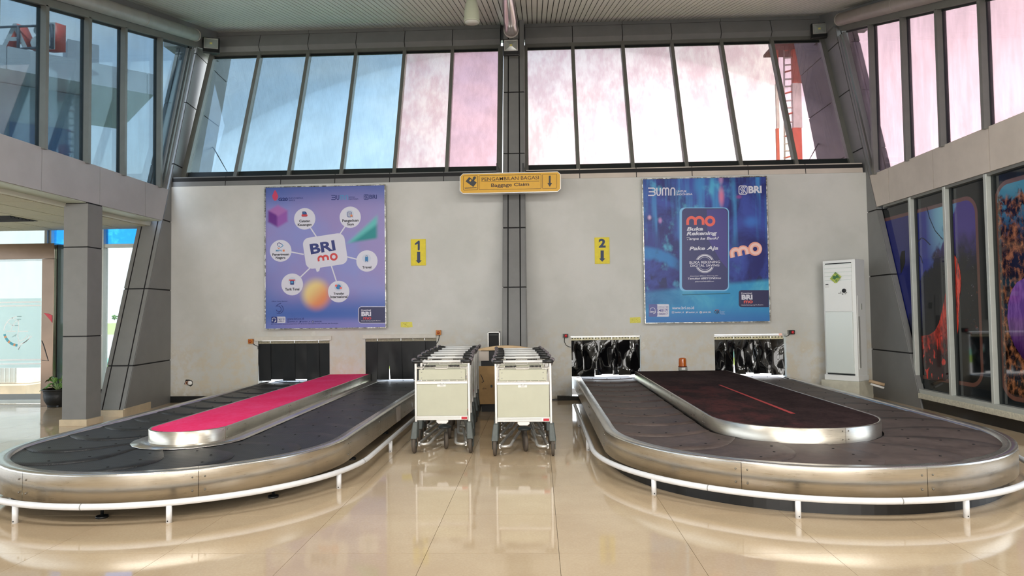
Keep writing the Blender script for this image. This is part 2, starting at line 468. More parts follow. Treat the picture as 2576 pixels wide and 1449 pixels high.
# ------------------------------------------------------------------ glass
def pane_mat(name, tint, dirt=.10, dirtc=(.8, .8, .8), trl=.5, streak=.25, gloss=.5, tint2=None):
    m = bpy.data.materials.new(name); m.use_nodes = True; nt = m.node_tree; T = NT(nt); nt.nodes.remove(nt.nodes['Principled BSDF'])
    out = nt.nodes['Material Output']
    t1 = tuple(math.sqrt(x) for x in tint)+(1,); t2 = tuple(math.sqrt(x*(1-streak)) for x in (tint2 or tint))+(1,)
    p = T.pos(); n = T.noise(T.scale(p, 1.6, 1.6, .6), 1.6, 5, .6); s_ = T.noise(T.scale(p, 6, 6, .6), 2.0, 4, .65)
    sp = T.noise(p, 26, 4, .7).ss(.72, .80)
    tr = T.new('ShaderNodeBsdfTransparent'); setc(T, tr.inputs[0], T.mix(t1, t2, (n*.6+s_*.45).ss(.40, .66)))
    tl = T.new('ShaderNodeBsdfTranslucent'); tl.inputs[0].default_value = (*dirtc, 1)
    df = T.new('ShaderNodeBsdfDiffuse'); df.inputs[0].default_value = (*dirtc, 1)
    a = T.new('ShaderNodeMixShader'); a.inputs[0].default_value = trl; nt.links.new(df.outputs[0], a.inputs[1]); nt.links.new(tl.outputs[0], a.inputs[2])
    b = T.new('ShaderNodeMixShader'); setc(T, b.inputs[0], (n.ss(.35, .8)*dirt+sp*dirt*1.2+dirt*.25).cl()); nt.links.new(tr.outputs[0], b.inputs[1]); nt.links.new(a.outputs[0], b.inputs[2])
    gl = T.new('ShaderNodeBsdfGlossy'); gl.inputs['Roughness'].default_value = .02
    fr = T.new('ShaderNodeFresnel'); fr.inputs[0].default_value = 1.45
    c = T.new('ShaderNodeMixShader'); setc(T, c.inputs[0], V(nt, fr.outputs[0])*gloss); nt.links.new(b.outputs[0], c.inputs[1]); nt.links.new(gl.outputs[0], c.inputs[2])
    nt.links.new(c.outputs[0], out.inputs[0]); return m
G_blue = pane_mat('blue_tinted_glass', (.235, .315, .35), .03, (.75, .85, .95), .6, .12)
G_blue2 = pane_mat('light_blue_tinted_glass', (.265, .35, .385), .03, (.75, .85, .95), .6, .10)
G_pink = pane_mat('faded_pink_film_glass', (.36, .30, .275), .08, (1, .82, .80), .75, .20, tint2=(.37, .26, .26))
G_rose = pane_mat('rose_film_glass', (.33, .21, .225), .08, (1, .78, .80), .7, .16)
G_plum = pane_mat('plum_film_glass', (.34, .235, .26), .08, (1, .78, .80), .7, .16)
G_bay = pane_mat('bay_glass', (.50, .54, .55), .02, (.9, .95, .95), .6, .05)
G_clear = pane_mat('clear_glass', (.90, .96, .95), .03, (.9, .95, .95), .6, .05)

# back glazing, two bays of six panes in a plane leaning back with the columns
GY0, GK = 11.15, .41
def onG(x, y, off=0):
    d = ray(x, y); t = (GY0+off+GK*EYE)/(d.y-GK*d.z); return Vector((d.x*t, d.y*t, EYE+d.z*t))
def gp(X, z, off=0): return Vector((X, GY0+off+GK*z, z))
ZB, ZG = 4.285, 6.99
zsl = onY(1300, 428, D+.04).z
def bay(name, px, gl):
    s = struct(name)
    b = [onG(*q) for q in px[0]]; tp = [onG(*q) for q in px[1]]
    xb = [p.x for p in b]; xt = [p.x for p in tp]
    xm = [(p+q)/2 for p, q in zip(xb, xt)]; n = len(xm)
    for i in range(n-1):
        a, c = xm[i]+.03, xm[i+1]-.03
        obj('pane', MB().hexa([gp(X, z, o) for X in (a, c) for o in (.03, .036) for z in (ZB+.05, ZG-.02)]), gl[i], s)
        obj('bottom_gasket', MB().hexa([gp(X, z, o) for X in (a, c) for o in (-.0, .03) for z in (ZB-.16, ZB+.055)]), M_alu_dk, s)
        obj('top_gasket', MB().hexa([gp(X, z, o) for X in (a, c) for o in (-.0, .03) for z in (ZG-.03, ZG+.03)]), M_alu_dk, s)
    for i in range(n):
        wdt = .034 if 0 < i < n-1 else .05
        obj('mullion', MB().hexa([gp(X, z, o) for X in (xm[i]-wdt, xm[i]+wdt) for o in (-.07, .08) for z in (ZB-.16, ZG+.06)]), M_alu, s)
    obj('top_rail', MB().hexa([gp(X, z, o) for X in (xm[0], xm[-1]) for o in (-.05, .08) for z in (ZG+.02, ZG+.12)]), M_alu, s)
    # fascia panels with a bevelled lower lip, and grey sill panels
    fz0, fz1 = ZG+.10, ZG+.46
    f = struct('trim_3' if name == 'window_2' else 'trim_5'); sl = struct('trim_4' if name == 'window_2' else 'trim_6')
    for i in range(n-1):
        a, c = xm[i]+.007, xm[i+1]-.007
        mb = MB(); pr = [(-.03, fz0-.01), (-.16, fz0+.09), (-.16, fz1), (.06, fz1), (.06, fz0-.01)]
        mb.poly([(a, gp(0, z, o).y, z) for o, z in pr], c-a, (1, 0, 0)); obj('fascia_panel', mb, M_clad, f)
        mb = MB(); mb.hexa([Vector((X, D+.015+q+(.03 if z > ZT+.1 else 0), z)) for X in (a, c) for q in (0, .50) for z in (ZT+.005, zsl)]); obj('sill_panel', mb, M_clad if name == 'window_2' else M_clad_lt, sl)
    obj('backing', MB().box(xm[0], xm[-1], D+.03, D+.48, ZT-.02, zsl-.02), M_joint, sl)
    obj('backing', MB().hexa([gp(X, z, o) for X in (xm[0], xm[-1]) for o in (-.03, .07) for z in (fz0, fz1+.12)]), M_joint, f)
    L = 3
    for i in range(L):
        a = xm[0]+(xm[-1]-xm[0])*i/L; c = xm[0]+(xm[-1]-xm[0])*(i+1)/L
        obj('gutter_strip', MB().hexa([gp(X, z, o) for X in (a+.004, c-.004) for o in (-.17, -.06) for z in (fz1+.005, fz1+.10)]), M_clad, f)
    return xm
xmL = bay('window_2', ([(474, 436), (603, 437), (737, 437), (870, 433), (1000, 430), (1130, 428), (1258, 425)],
                       [(530, 143), (648, 140), (770, 138), (889, 135), (1013, 130), (1134, 128), (1258, 126)]),
          [G_blue2, G_blue, G_blue, G_blue, G_pink, G_rose])
xmR = bay('window_3', ([(1322, 424), (1455, 425), (1590, 418), (1723, 417), (1860, 412), (2000, 408), (2137, 404)],
                       [(1322, 124), (1440, 125), (1567, 120), (1692, 115), (1815, 110), (1940, 107), (2068, 103)]),
          [G_pink, G_pink, G_pink, G_pink, G_pink, G_plum])

# side clerestory glazing; the top rail climbs toward the back wall
def ztl(y): return 5.76+.25*(y-8.88)
def ztr(y): return 5.592+.31*(y-9.178)
def clerestory(name, X, sg, z0, zt, ys, gl, yend, ylean):
    s = struct(name)
    def yy(y, z): return min(y, ylean(z)) if y == ys[-1]-.02 else y
    for i, (a, b_) in enumerate(zip(ys, ys[1:])):
        obj('pane', MB().hexa([Vector((x, yy(y, z), z)) for x in sorted((X+sg*.05, X+sg*.056)) for y in (a+.02, b_-.02) for z in (z0, zt(y))]), gl[i % len(gl)], s)
        obj('top_gasket', MB().hexa([Vector((x, y, zt(y)+q)) for x in sorted((X+sg*.02, X+sg*.05)) for y in (a+.04, b_-.04) for q in (-.03, .01)]), M_alu_dk, s)
    for y in ys[1:-1]:
        obj('mullion', MB().box(min(X-sg*.05, X+sg*.03), max(X-sg*.05, X+sg*.03), y-.03, y+.03, z0-.02, zt(y)+.01), M_alu, s)
        obj('mullion_gasket', MB().box(min(X+sg*.03, X+sg*.09), max(X+sg*.03, X+sg*.09), y-.026, y+.026, z0-.02, zt(y)), M_alu_dk, s)
    a, b_ = ys[0], yend
    obj('top_rail', MB().hexa([Vector((x, y, zt(y)+q)) for x in (X-.05, X+.05) for y in (a, b_) for q in (0, .11)]), M_alu, s)
    obj('top_filler', MB().hexa([Vector((x, y, zt(y)+q)) for x in sorted((X+sg*.06, X+sg*.10)) for y in (a, b_+1.1) for q in (.05, .8)]), M_clad, s)
    return s
clerestory('window_1', -6.57, -1, 3.84, ztl, [3.5, 5.45, 6.35, 7.2, 8.03, 8.875, 9.762, 10.645, 11.69, 12.9], [G_clear, G_clear, G_clear, G_blue, G_blue, G_blue, G_blue, G_blue, G_blue], 12.9, lambda z: 10.60+.342*z)
clerestory('window_4', 5.885, 1, 3.883, ztr, [3.4, 5.3, 6.25, 7.2, 8.14, 9.12, 10.08, 11.02, 12.06, 13.1], [G_clear, G_clear, G_clear, G_plum, G_plum, G_plum, G_plum, G_plum, G_plum], 13.1, lambda z: 10.74+.372*z)
# end jambs of the clerestories, leaning against the columns
for nm, X, y0, k, z0, z1 in (('trim_7', -6.62, 10.62, LEAN, 3.85, 6.75), ('trim_8', 5.93, 10.77, .372, 3.89, 6.8)):
    s = struct(nm)
    for j, (o, wd) in enumerate(((0, .05), (-.085, .045), (-.20, .05))):
        obj('jamb_strip', MB().hexa([Vector((x, y0+o+k*z+d, z)) for x in (X-.06, X+.03) for d in (0, wd) for z in (z0, z1)]), (M_clad, M_alu, M_clad)[j], s)
# round ducts along the clerestory tops
M_tube = mat('painted_duct', rgb(178, 170, 162), .5, 0, .4, .08, 5)
for nm, X, zt, k, ye in (('trim_9', -6.46, ztl, .25, 12.72), ('trim_10', 5.77, ztr, .31, 12.98)):
    mb = MB(); ya = 3.5
    mb.tube([(X, ya, zt(ya)+.215), (X, ye, zt(ye)+.215)], .112, 20)
    s = struct(nm, mb, M_tube)
    obj('end_collar', MB().tube([(X, ye-.02, zt(ye)+.21), (X, ye+.012, zt(ye)+.217)], .118, 20), M_tube, s)
    for k_ in range(3): obj('band', MB().tube([(X, 7+2*k_-.006, zt(7+2*k_)+.214), (X, 7+2*k_+.006, zt(7+2*k_)+.216)], .1145, 20), M_tube, s)

# ------------------------------------------------------------------ planked sloping ceiling
YB, ZC = 14.24, 7.585
def zc(X, Y): return ZC-(.25+.06*(X+6.57)/12.7)*(YB-Y)
M_plank = mat('ceiling_plank_paint', rgb(222, 224, 216), .45, 0, .4, .03, 2)
ce = struct('ceiling', MB().hexa([Vector((X, Y, zc(X, Y)+q)) for X in (-7.1, 6.7) for Y in (5.4, 14.5) for q in (.03, .10)]), M_dark)
PW = .0935; n = int(13.5/PW)
for i in range(n):
    x0 = -6.85+i*PW; a, b_ = x0+.007, x0+PW-.007
    obj('ceiling_plank', MB().hexa([Vector((X, Y, zc(X, Y)+q)) for X in (a, b_) for Y in (5.45, YB) for q in (0, .014)]), M_plank, ce)
s = struct('ceiling', MB().hexa([Vector((X, Y, (zc(X, 5.4) if Y > 4 else 4.2)+q)) for X in (-7.1, 6.7) for Y in (3.4, 5.42) for q in (0, .1)]), M_plank)
struct('ceiling', MB().box(-7.1, 6.7, -6.2, 3.42, 4.2, 4.3), M_plank)
# shell of the hall behind the camera
M_shell = mat('hall_wall', rgb(206, 200, 190), .6)
struct('wall_rear', MB().box(-13, 6.7, -6.2, -6.0, 0, 4.3), M_shell)
struct('wall_right', MB().box(6.62, 6.75, -6.0, 4.5, 0, 4.3), M_shell)
struct('wall_upper', MB().box(-7.6, 6.9, 14.3, 14.45, 7.3, 8.4), M_clad)
struct('wall_corner', MB().box(5.83, 6.40, 13.45, 14.4, 7.05, 8.2), M_clad)
struct('wall_corner', MB().box(-7.5, -6.78, 13.5, 14.4, 7.05, 8.2), M_clad)
struct('wall_left', MB().box(-6.93, -6.6, -6.0, 3.5, 3.84, 4.3), M_shell)

# left side bay: white grid ceiling with recessed tiles, a vent, glazed end wall
s = struct('ceiling', MB().box(-13, -6.9, -6, 12.4, 3.20, 3.30), mat('grid_white', rgb(206, 206, 190), .6))
M_tile = mat('mineral_tile', rgb(190, 188, 166), .8, 0, .2, .05, 40)
for ix in range(8):
    for iy in range(9):
        a, b_ = -6.98-.6*(ix+1), 12.3-.6*(iy+1)
        obj('ceiling_tile', MB().box(a+.012, a+.588, b_+.012, b_+.588, 3.192, 3.2), M_tile, s)
v = thing('ceiling_vent', 'dark slatted air vent set in the white ceiling at far left', 'vent', (-8.62, 10.8, 3.19))
obj('frame', MB().box(-8.95, -8.29, 10.5, 11.1, 3.183, 3.195), M_alu_dk, v)
for i in range(7): obj('slat', MB().box(-8.93, -8.31, 10.53+i*.08, 10.56+i*.08, 3.172, 3.184), M_joint, v)
# ------------------------------------------------------------------ left bay end wall: window, entrance portal
E_ = 12.45
def bx(px0, px1, y0, y1, Y0, Y1, bev=0):       # box from a pixel rectangle on plane Y0
    a = onY((px0+px1)/2, y1, Y0).z; b_ = onY((px0+px1)/2, y0, Y0).z
    ym = (y0+y1)/2
    return MB().box(onY(px0, ym, Y0).x, onY(px1, ym, Y0).x, Y0, Y1, a, b_, bev)
s = struct('window_6')
obj('pane', bx(124, 420, 622, 980, 12.50, 12.506), G_bay, s)
M_bluefilm = mat('blue_film', rgb(0, 128, 214), .4, 0, .5, .08, 14)
def film(name, c, tr):
    m = bpy.data.materials.new(name); m.use_nodes = True; nt = m.node_tree; nt.nodes.remove(nt.nodes['Principled BSDF']); T = NT(nt)
    n = T.noise(T.pos(), 7, 5, .65)
    col = T.mix(c, tuple(min(1, x*1.25+.04) for x in c[:3])+(1,), n.ss(.5, .75))
    t = T.new('ShaderNodeBsdfTransparent'); l = T.new('ShaderNodeBsdfTranslucent'); d = T.new('ShaderNodeBsdfDiffuse')
    for q in (t, l, d): setc(T, q.inputs[0], col)
    a = T.new('ShaderNodeMixShader'); a.inputs[0].default_value = .6; nt.links.new(d.outputs[0], a.inputs[1]); nt.links.new(l.outputs[0], a.inputs[2])
    b = T.new('ShaderNodeMixShader'); b.inputs[0].default_value = tr; nt.links.new(a.outputs[0], b.inputs[1]); nt.links.new(t.outputs[0], b.inputs[2])
    nt.links.new(b.outputs[0], nt.nodes['Material Output'].inputs[0]); return m
obj('transom_film', bx(128, 420, 567, 615, 12.50, 12.506), film('blue_film_glass', (.16, .52, .90, 1), .8), s)
obj('pane', bx(-200, 112, 571, 616, 12.50, 12.506), G_bay, s)
obj('transom_bar', bx(124, 420, 614, 623, 12.44, 12.54), M_alu_lt, s)
obj('top_rail', bx(-300, 420, 556, 568, 12.40, 12.54), M_alu, s)
obj('gasket', bx(-300, 112, 567, 572, 12.46, 12.54), M_alu_dk, s)
obj('mullion', bx(112, 119, 560, 616, 12.36, 12.56), M_alu, s)
obj('mullion', bx(119, 127, 566, 990, 12.42, 12.56), M_alu_lt, s)
obj('mullion', bx(253, 259, 566, 990, 12.42, 12.56), M_alu_lt, s)
obj('sill', bx(135, 420, 979, 1001, 12.42, 12.62), M_white, s)
obj('curb', bx(135, 420, 1000, 1017, 12.41, 12.62), M_black, s)

M_mirror = mat('mirror_steel', rgb(108, 92, 80), .12, 1, .5, .06, 3)
s = struct('door_1')
zt_ = onY(60, 613, 12.05).z; zb_ = onY(60, 652, 12.05).z; xr = onY(134, 800, 12.05).x
obj('header', MB().box(-13.5, xr, 12.05, 12.5, zb_, zt_, .004), M_mirror, s)
obj('jamb', MB().box(onY(104, 800, 12.05).x, xr-.002, 12.05, 12.5, 0, zb_-.003, .004), M_mirror, s)
obj('red_swoosh', (lambda mb: mb.poly([onY(x, y, 12.044) for x, y in ((110, 787), (121, 789), (131, 793), (131, 812), (124, 803))], .002))(MB()), mat('red_film', rgb(200, 30, 52), .4), s)
mb = MB(); stroke(mb, [(104.5, 857), (109, 868), (115, 888), (121, 908), (104.5, 906)], 1.6, 12.044, .002); obj('black_outline', mb, M_black, s)
obj('door_glass', bx(-260, 104, 652, 1014, 12.44, 12.452), G_bay, s)
obj('bottom_rail', bx(-260, 104, 1008, 1016, 12.40, 12.47), M_alu_lt, s)
obj('glass_fin', bx(135, 141, 615, 990, 12.15, 12.5), M_alu_lt, s)
obj('glass_fin', bx(144, 152, 616, 990, 12.15, 12.5), pane_mat('green_edge_glass', (.62, .86, .76), .1), s)
obj('fin_gasket', bx(141, 144, 616, 990, 12.14, 12.4), M_black, s)
def frost():
    m = bpy.data.materials.new('frosted_film'); m.use_nodes = True; nt = m.node_tree; nt.nodes.remove(nt.nodes['Principled BSDF']); T = NT(nt)
    t = T.new('ShaderNodeBsdfTransparent'); t.inputs[0].default_value = (.86, .92, .90, 1)
    l = T.new('ShaderNodeBsdfTranslucent'); l.inputs[0].default_value = (.88, .95, .92, 1)
    b = T.new('ShaderNodeMixShader'); b.inputs[0].default_value = .5; nt.links.new(t.outputs[0], b.inputs[1]); nt.links.new(l.outputs[0], b.inputs[2])
    nt.links.new(b.outputs[0], nt.nodes['Material Output'].inputs[0]); return m
M_frost = frost()
obj('frosted_film', bx(-200, 103, 752, 926, 12.430, 12.433), M_frost, s)
YE = 12.425
M_mark = mat('white_mark', rgb(250, 252, 252), .5)
for y, a, b_ in ((761, -120, 103), (770, -120, 103), (906, -120, 103), (916, -120, 103)):
    obj('film_stripe', bx(a, b_, y-1.8, y+1.8, YE, YE+.002), M_mark, s)
mb = MB(); stroke(mb, arc(46.4, 833, 36.5, 178, 96), 2.6, YE); stroke(mb, arc(58, 833, 30, 176, 112, 8), 1.8, YE)
stroke(mb, [(19, 811), (28, 817), (38, 820)], 1.8, YE); stroke(mb, [(30, 799), (36, 804), (42, 804)], 1.8, YE)
stroke(mb, [(16, 833.5), (40, 833.5)], 2.2, YE); stroke(mb, [(47, 833.5), (71, 833.5)], 2.2, YE)
stroke(mb, [(46.5, 805), (46.5, 830), (44, 846), (47, 855), (46, 880), (52, 868), (64, 860), (74, 852), (81, 845)], 2, YE)
stroke(mb, arc(46, 833, 32, -20, -86, 10), 2.4, YE); stroke(mb, arc(46, 833, 25, -20, -86, 10), 2.2, YE)
obj('globe_emblem', mb, M_mark, s)
M_teal = mat('teal_mark', rgb(80, 170, 190), .5); M_orange = mat('orange_mark', rgb(226, 160, 110), .5)
for i in range(9):
    a0 = 192+i*8.2; mb = MB(); stroke(mb, arc(46.4, 833, 36, a0, a0+8, 2), 6.5, YE); obj('emblem_block', mb, (M_teal, M_orange)[i % 3 == 1], s)
mb = MB(); stroke(mb, [(43, 803.5), (53, 803.5)], 2, YE); stroke(mb, [(43, 796), (54, 796)], 2, YE); stroke(mb, [(37, 819), (46, 819)], 1.6, YE); stroke(mb, [(31, 848), (41, 841), (38, 847)], 1.4, YE)
obj('emblem_tower', mb, mat('grey_mark', rgb(150, 176, 176), .5), s)

# ------------------------------------------------------------------ right-hand glazed wall with printed film
XG = 5.975
P1y = (onX(2467, 760, XG).y, 12.4); P1z = (onX(2420, 968, XG).z, onX(2330, 522, XG).z)
P2y = (6.9, onX(2512, 760, XG).y); P2z = (onX(2540, 1005, XG).z, onX(2560, 470, XG).z+.12)
def print_mat(idx):
    m, T, b = base('underwater_print_%d' % idx)
    p = T.pos(); x, y, z = T.xyz(p)
    (ya, yb), (za, zb) = ((P1y, P1z), (P2y, P2z))[idx-1]
    cy, hy, cz, hz, r = (ya+yb)/2, (yb-ya)/2, (za+zb)/2, (zb-za)/2, .26
    qx = ((y-cy).ab()-(hy-r)).mx(0.0); qz = ((z-cz).ab()-(hz-r)).mx(0.0)
    d = (qx*qx+qz*qz).sqrt()-r                      # rounded rectangle distance
    n = T.noise(T.scale(p, 1, 1, .8), 3.2, 6, .62, .4); f = T.noise(p, 11, 6, .7, .6)
    if idx == 1:
        lin = z+(y-10.56)*1.15+(n-.5)*1.1            # reef edge falls away toward the far end
        water = T.mix(rgb(44, 56, 150), rgb(150, 214, 236), (1.0-(y-10.32).ab()*2.2).cl()*z.ss(1.9, 2.9))
        reef = T.mix(rgb(16, 20, 22), rgb(72, 58, 140), (z-2.1+(n-.5)*.8).ss(0, .6))
        reef = T.mix(reef, rgb(150, 150, 165), f.ss(.60, .72)*y.ss(9.84, 9.65)*z.ss(1.1, 1.5)*z.ss(2.6, 2.2)*.7)
        reef = T.mix(reef, rgb(150, 70, 40), T.noise(p, 23, 5, .7).ss(.60, .72)*y.ss(9.98, 9.70)*z.ss(2.0, 1.7)*z.ss(.7, 1.1)*.6)
        c = T.mix(reef, water, lin.ss(2.25, 2.42)*y.ss(9.55, 9.80))
        c = T.mix(c, rgb(34, 40, 110), y.ss(10.8, 11.1)*z.ss(1.1, 1.6)*.85)
    else:
        water = T.mix(rgb(40, 70, 110), rgb(90, 160, 190), z.ss(2.4, 3.1))
        cor = T.mix(rgb(20, 12, 11), rgb(176, 112, 74), (T.vor(T.scale(p, 1, 1, .6), 16)*.45+T.noise(p, 15, 6, .75, 1.2)*.75).ss(.50, .86))
        k = (n*.7+f*.4)
        c = T.mix(rgb(20, 22, 34), water, z.ss(2.2, 2.7)*.8)
        c = T.mix(c, cor, k.ss(.46, .54)*(z-2.98+(n-.5)*.7).ss(0.05, -.05))
    c = T.mix(c, rgb(112, 76, 66), (d+.0).ss(-.055, -.045)*.9)
    c = T.mix(c, rgb(34, 38, 40), d.ss(.0, .012))
    setc(T, b.inputs['Base Color'], c); b.inputs['Roughness'].default_value = .05; b.inputs['Specular IOR Level'].default_value = .5
    return m
PM1, PM2 = print_mat(1), print_mat(2)
s = struct('window_5')
ym = [6.43, 7.35, 8.28, 9.216, 10.138, 11.06, 12.1]
for a, b_ in zip(ym, ym[1:]):
    obj('printed_pane', MB().box(XG, XG+.01, a+.02, b_-.02, .28, 3.26), PM2 if b_ < 9.25 else PM1, s)
for y in ym[1:-1]:
    obj('mullion', MB().box(XG-.085, XG+.005, y-.028, y+.028, .25, 3.29, .003), M_alu_lt, s)
    obj('mullion_gasket', MB().box(XG-.02, XG-.001, y-.075, y-.028, .25, 3.29), M_alu_dk, s)
obj('bottom_rail', MB().box(XG-.09, XG+.03, 6.4, 11.9, .228, .29, .004), M_alu_lt, s)
obj('top_rail', MB().box(XG-.07, XG+.03, 6.4, 11.9, 3.26, 3.302), M_alu, s)
struct('trim_11', MB().box(5.86, 6.10, -6, 10.93, .150, .230, .006), mat('chipped_plaster', rgb(206, 202, 184), .7, 0, .3, .16, 30, .4, 60))
struct('baseboard_right', MB().box(5.89, 6.06, -6, 10.93, 0, .151), mat('black_gloss_base', rgb(16, 17, 18), .15))
# prints on the film: red sea fan, purple sponge, thin branches
def xpoly(pts, X, th=.001): return MB().poly([onX(x, y, X) for x, y in pts], th, (1, 0, 0))
def red_mat():
    m, T, b = base('red_fan_print'); p = T.pos(); x, y, z = T.xyz(p)
    st = T.noise(T.scale(p, 9, 9, 2.2), 3, 5, .65, .5); f = T.noise(p, 7, 5, .6)
    c = T.mix(rgb(120, 22, 20), rgb(236, 66, 44), st.ss(.36, .62))
    c = T.mix(rgb(46, 16, 18), c, (z-1.15+(f-.5)*1.0).ss(-.35, .25))
    sp = T.noise(T.scale(p, 2.2, 2.2, 1), 6, 2, .4).ss(.60, .66)
    c = T.mix(c, rgb(232, 62, 48), sp*z.ss(1.35, 1.1)*.9)
    setc(T, b.inputs['Base Color'], c); b.inputs['Roughness'].default_value = .05; return m
M_fan = red_mat()
obj('red_sea_fan', xpoly([(2301, 843), (2318, 845), (2338, 842), (2352, 832), (2362, 812), (2370, 780), (2376, 750), (2383, 715), (2390, 680), (2393, 655), (2399, 640), (2407, 650), (2415, 680), (2418, 712), (2414, 748), (2413, 790), (2410, 830), (2404, 868), (2398, 905), (2390, 940), (2378, 958), (2350, 958), (2332, 952), (2318, 900)], XG-.002), M_fan, s)
def pur():
    m, T, b = base('purple_sponge_print'); p = T.pos(); x, y, z = T.xyz(p)
    n = T.noise(T.scale(p, 6, 6, 1), 4, 4, .6)
    setc(T, b.inputs['Base Color'], T.mix(rgb(44, 18, 52), T.mix(rgb(104, 56, 140), rgb(140, 88, 172), n.ss(.4, .65)), z.ss(.7, 1.7))); b.inputs['Roughness'].default_value = .05; return m
obj('purple_sponge', xpoly([(2534, 800), (2537, 760), (2545, 730), (2558, 710), (2580, 698), (2640, 690), (2640, 940), (2575, 905), (2552, 870), (2540, 840)], XG-.002), pur(), s)
mb = MB()
def xstroke(mb, pts, w):
    for (a, b_) in zip(pts, pts[1:]):
        A, B = onX(*a, XG-.002), onX(*b_, XG-.002); t = (B-A).normalized(); q = Vector((0, -t.z, t.y))*w
        mb.poly([A+q, B+q, B-q, A-q], .001, (1, 0, 0))
xstroke(mb, [(2331, 521), (2338, 548), (2352, 580), (2371, 602)], .006); xstroke(mb, [(2301, 618), (2318, 598), (2326, 602), (2340, 616)], .006); xstroke(mb, [(2306, 632), (2317, 648), (2321, 662)], .006)
obj('thin_branches', mb, M_black, s)
mb = MB(); mb.poly([onX(x, y, XG-.002) for x, y in ((2264, 648), (2268, 632), (2276, 630), (2277, 660), (2272, 676), (2266, 690))], .001, (1, 0, 0)); obj('dark_fish', mb, M_black, s)

# ------------------------------------------------------------------ outside: apron, grass, runway, trees
def band(name, y0, y1, z, c, rough=.9, var=.08):
    return struct(name, MB().box(-160, 160, y0, y1, z-.05, z), mat(name+'_mat', c, rough, 0, .2, var, .5))
band('apron', 12.92, 22.5, -.22, rgb(206, 202, 194)); band('grass_verge', 22.5, 26, -.215, rgb(150, 178, 70))
band('drain_strip', 26, 30, -.22, rgb(120, 176, 150)); band('runway', 30, 74, -.22, rgb(168, 164, 158)); band('grass_far', 74, 330, -.22, rgb(150, 160, 104))
struct('apron_side', MB().box(-60, -13, -40, 12.6, -.27, -.22), mat('apron_mat', rgb(206, 202, 194), .9))
def foliage(c1, c2):
    m, T, b = base('foliage'); n = T.noise(T.obj(), .9, 6, .7)
    setc(T, b.inputs['Base Color'], T.mix(c1, c2, n.ss(.4, .65))); b.inputs['Roughness'].default_value = .8; return m
M_leaf = foliage(rgb(58, 92, 48), rgb(128, 168, 96))
M_bark = mat('bark', rgb(92, 76, 58), .9)
rt = random.Random(3)
places = ['leftmost tree of the far line', 'second tree of the far line from the left', 'middle tree of the far line', 'fourth tree of the far line from the left', 'rightmost tree of the far line']
for i, px in enumerate((232, 262, 288, 316, 345)):
    p = onZ(px, 806, -.2); t = thing('tree', places[i]+' seen through the left window', 'tree', (p.x, p.y, -.2), 'trees beyond the runway')
    obj('trunk', MB().cyl((p.x, p.y, -.2), (p.x, p.y, 1.8), .18, 8), M_bark, t)
    mb = MB()
    for k in range(26):
        a = rt.uniform(0, 2*PI); r = rt.uniform(0, 2.1); zz = rt.uniform(.9, 4.2+rt.random())
        mb.sphere((p.x+r*math.cos(a), p.y+r*math.sin(a), zz), rt.uniform(.5, 1.0), 8, rt.uniform(.8, 1.3), 1, rt.uniform(.6, .9))
    for v in mb.bm.verts: v.co += Vector((rt.uniform(-.12, .12), rt.uniform(-.12, .12), rt.uniform(-.12, .12)))
    obj('crown', mb, M_leaf, t)
# neighbouring wing with a deep roof edge and large letters on its roof
A = Vector((-14.6, 17.6, 0)); B = Vector((-11.55, 20.35, 0)); u_ = (B-A).normalized(); n_ = Vector((-u_.y, u_.x, 0))
def wing(s0, s1, d0, d1, z0, z1, bev=0):
    mb = MB(); c = []
    for s_ in (s0, s1):
        for d_ in (d0, d1):
            for z in (z0, z1): c.append(A+u_*s_+n_*d_+Vector((0, 0, z)))
    return mb.hexa(c, bev)
bl = thing('building', 'grey neighbouring wing with a deep roof edge seen through the left clerestory', 'building', (A.x, A.y, -.2))
Lw = (B-A).length
z1_ = onY(175, 150, (A+u_*Lw*.5).y).z; z0_ = onY(175, 205, (A+u_*Lw*.5).y).z
M_far = mat('far_cladding', rgb(150, 156, 164), .6); M_farw = mat('far_wall', rgb(128, 146, 158), .6)  # darkened tones stand in for shade on the wing's facade
k = -3.0
while k < Lw-.01:
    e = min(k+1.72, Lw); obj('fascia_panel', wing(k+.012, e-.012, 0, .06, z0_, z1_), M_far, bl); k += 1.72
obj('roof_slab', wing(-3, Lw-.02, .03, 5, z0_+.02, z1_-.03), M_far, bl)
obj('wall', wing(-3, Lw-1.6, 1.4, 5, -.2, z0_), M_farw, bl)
for k in (-1.2, .6): obj('window', wing(k, k+1.5, 1.34, 1.42, z0_-3.0, z0_-1.1), mat('far_glass', rgb(70, 96, 130), .1), bl)
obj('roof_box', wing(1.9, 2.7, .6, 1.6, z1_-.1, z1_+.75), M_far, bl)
sg = thing('roof_sign', 'red and white letters standing on the neighbouring roof, seen from behind', 'sign', (A.x, A.y, z1_))
M_let = mat('letter_back', rgb(150, 156, 160), .5); M_red = mat('letter_side_red', rgb(176, 70, 60), .5); M_iron = mat('sign_iron', rgb(60, 66, 80), .6)
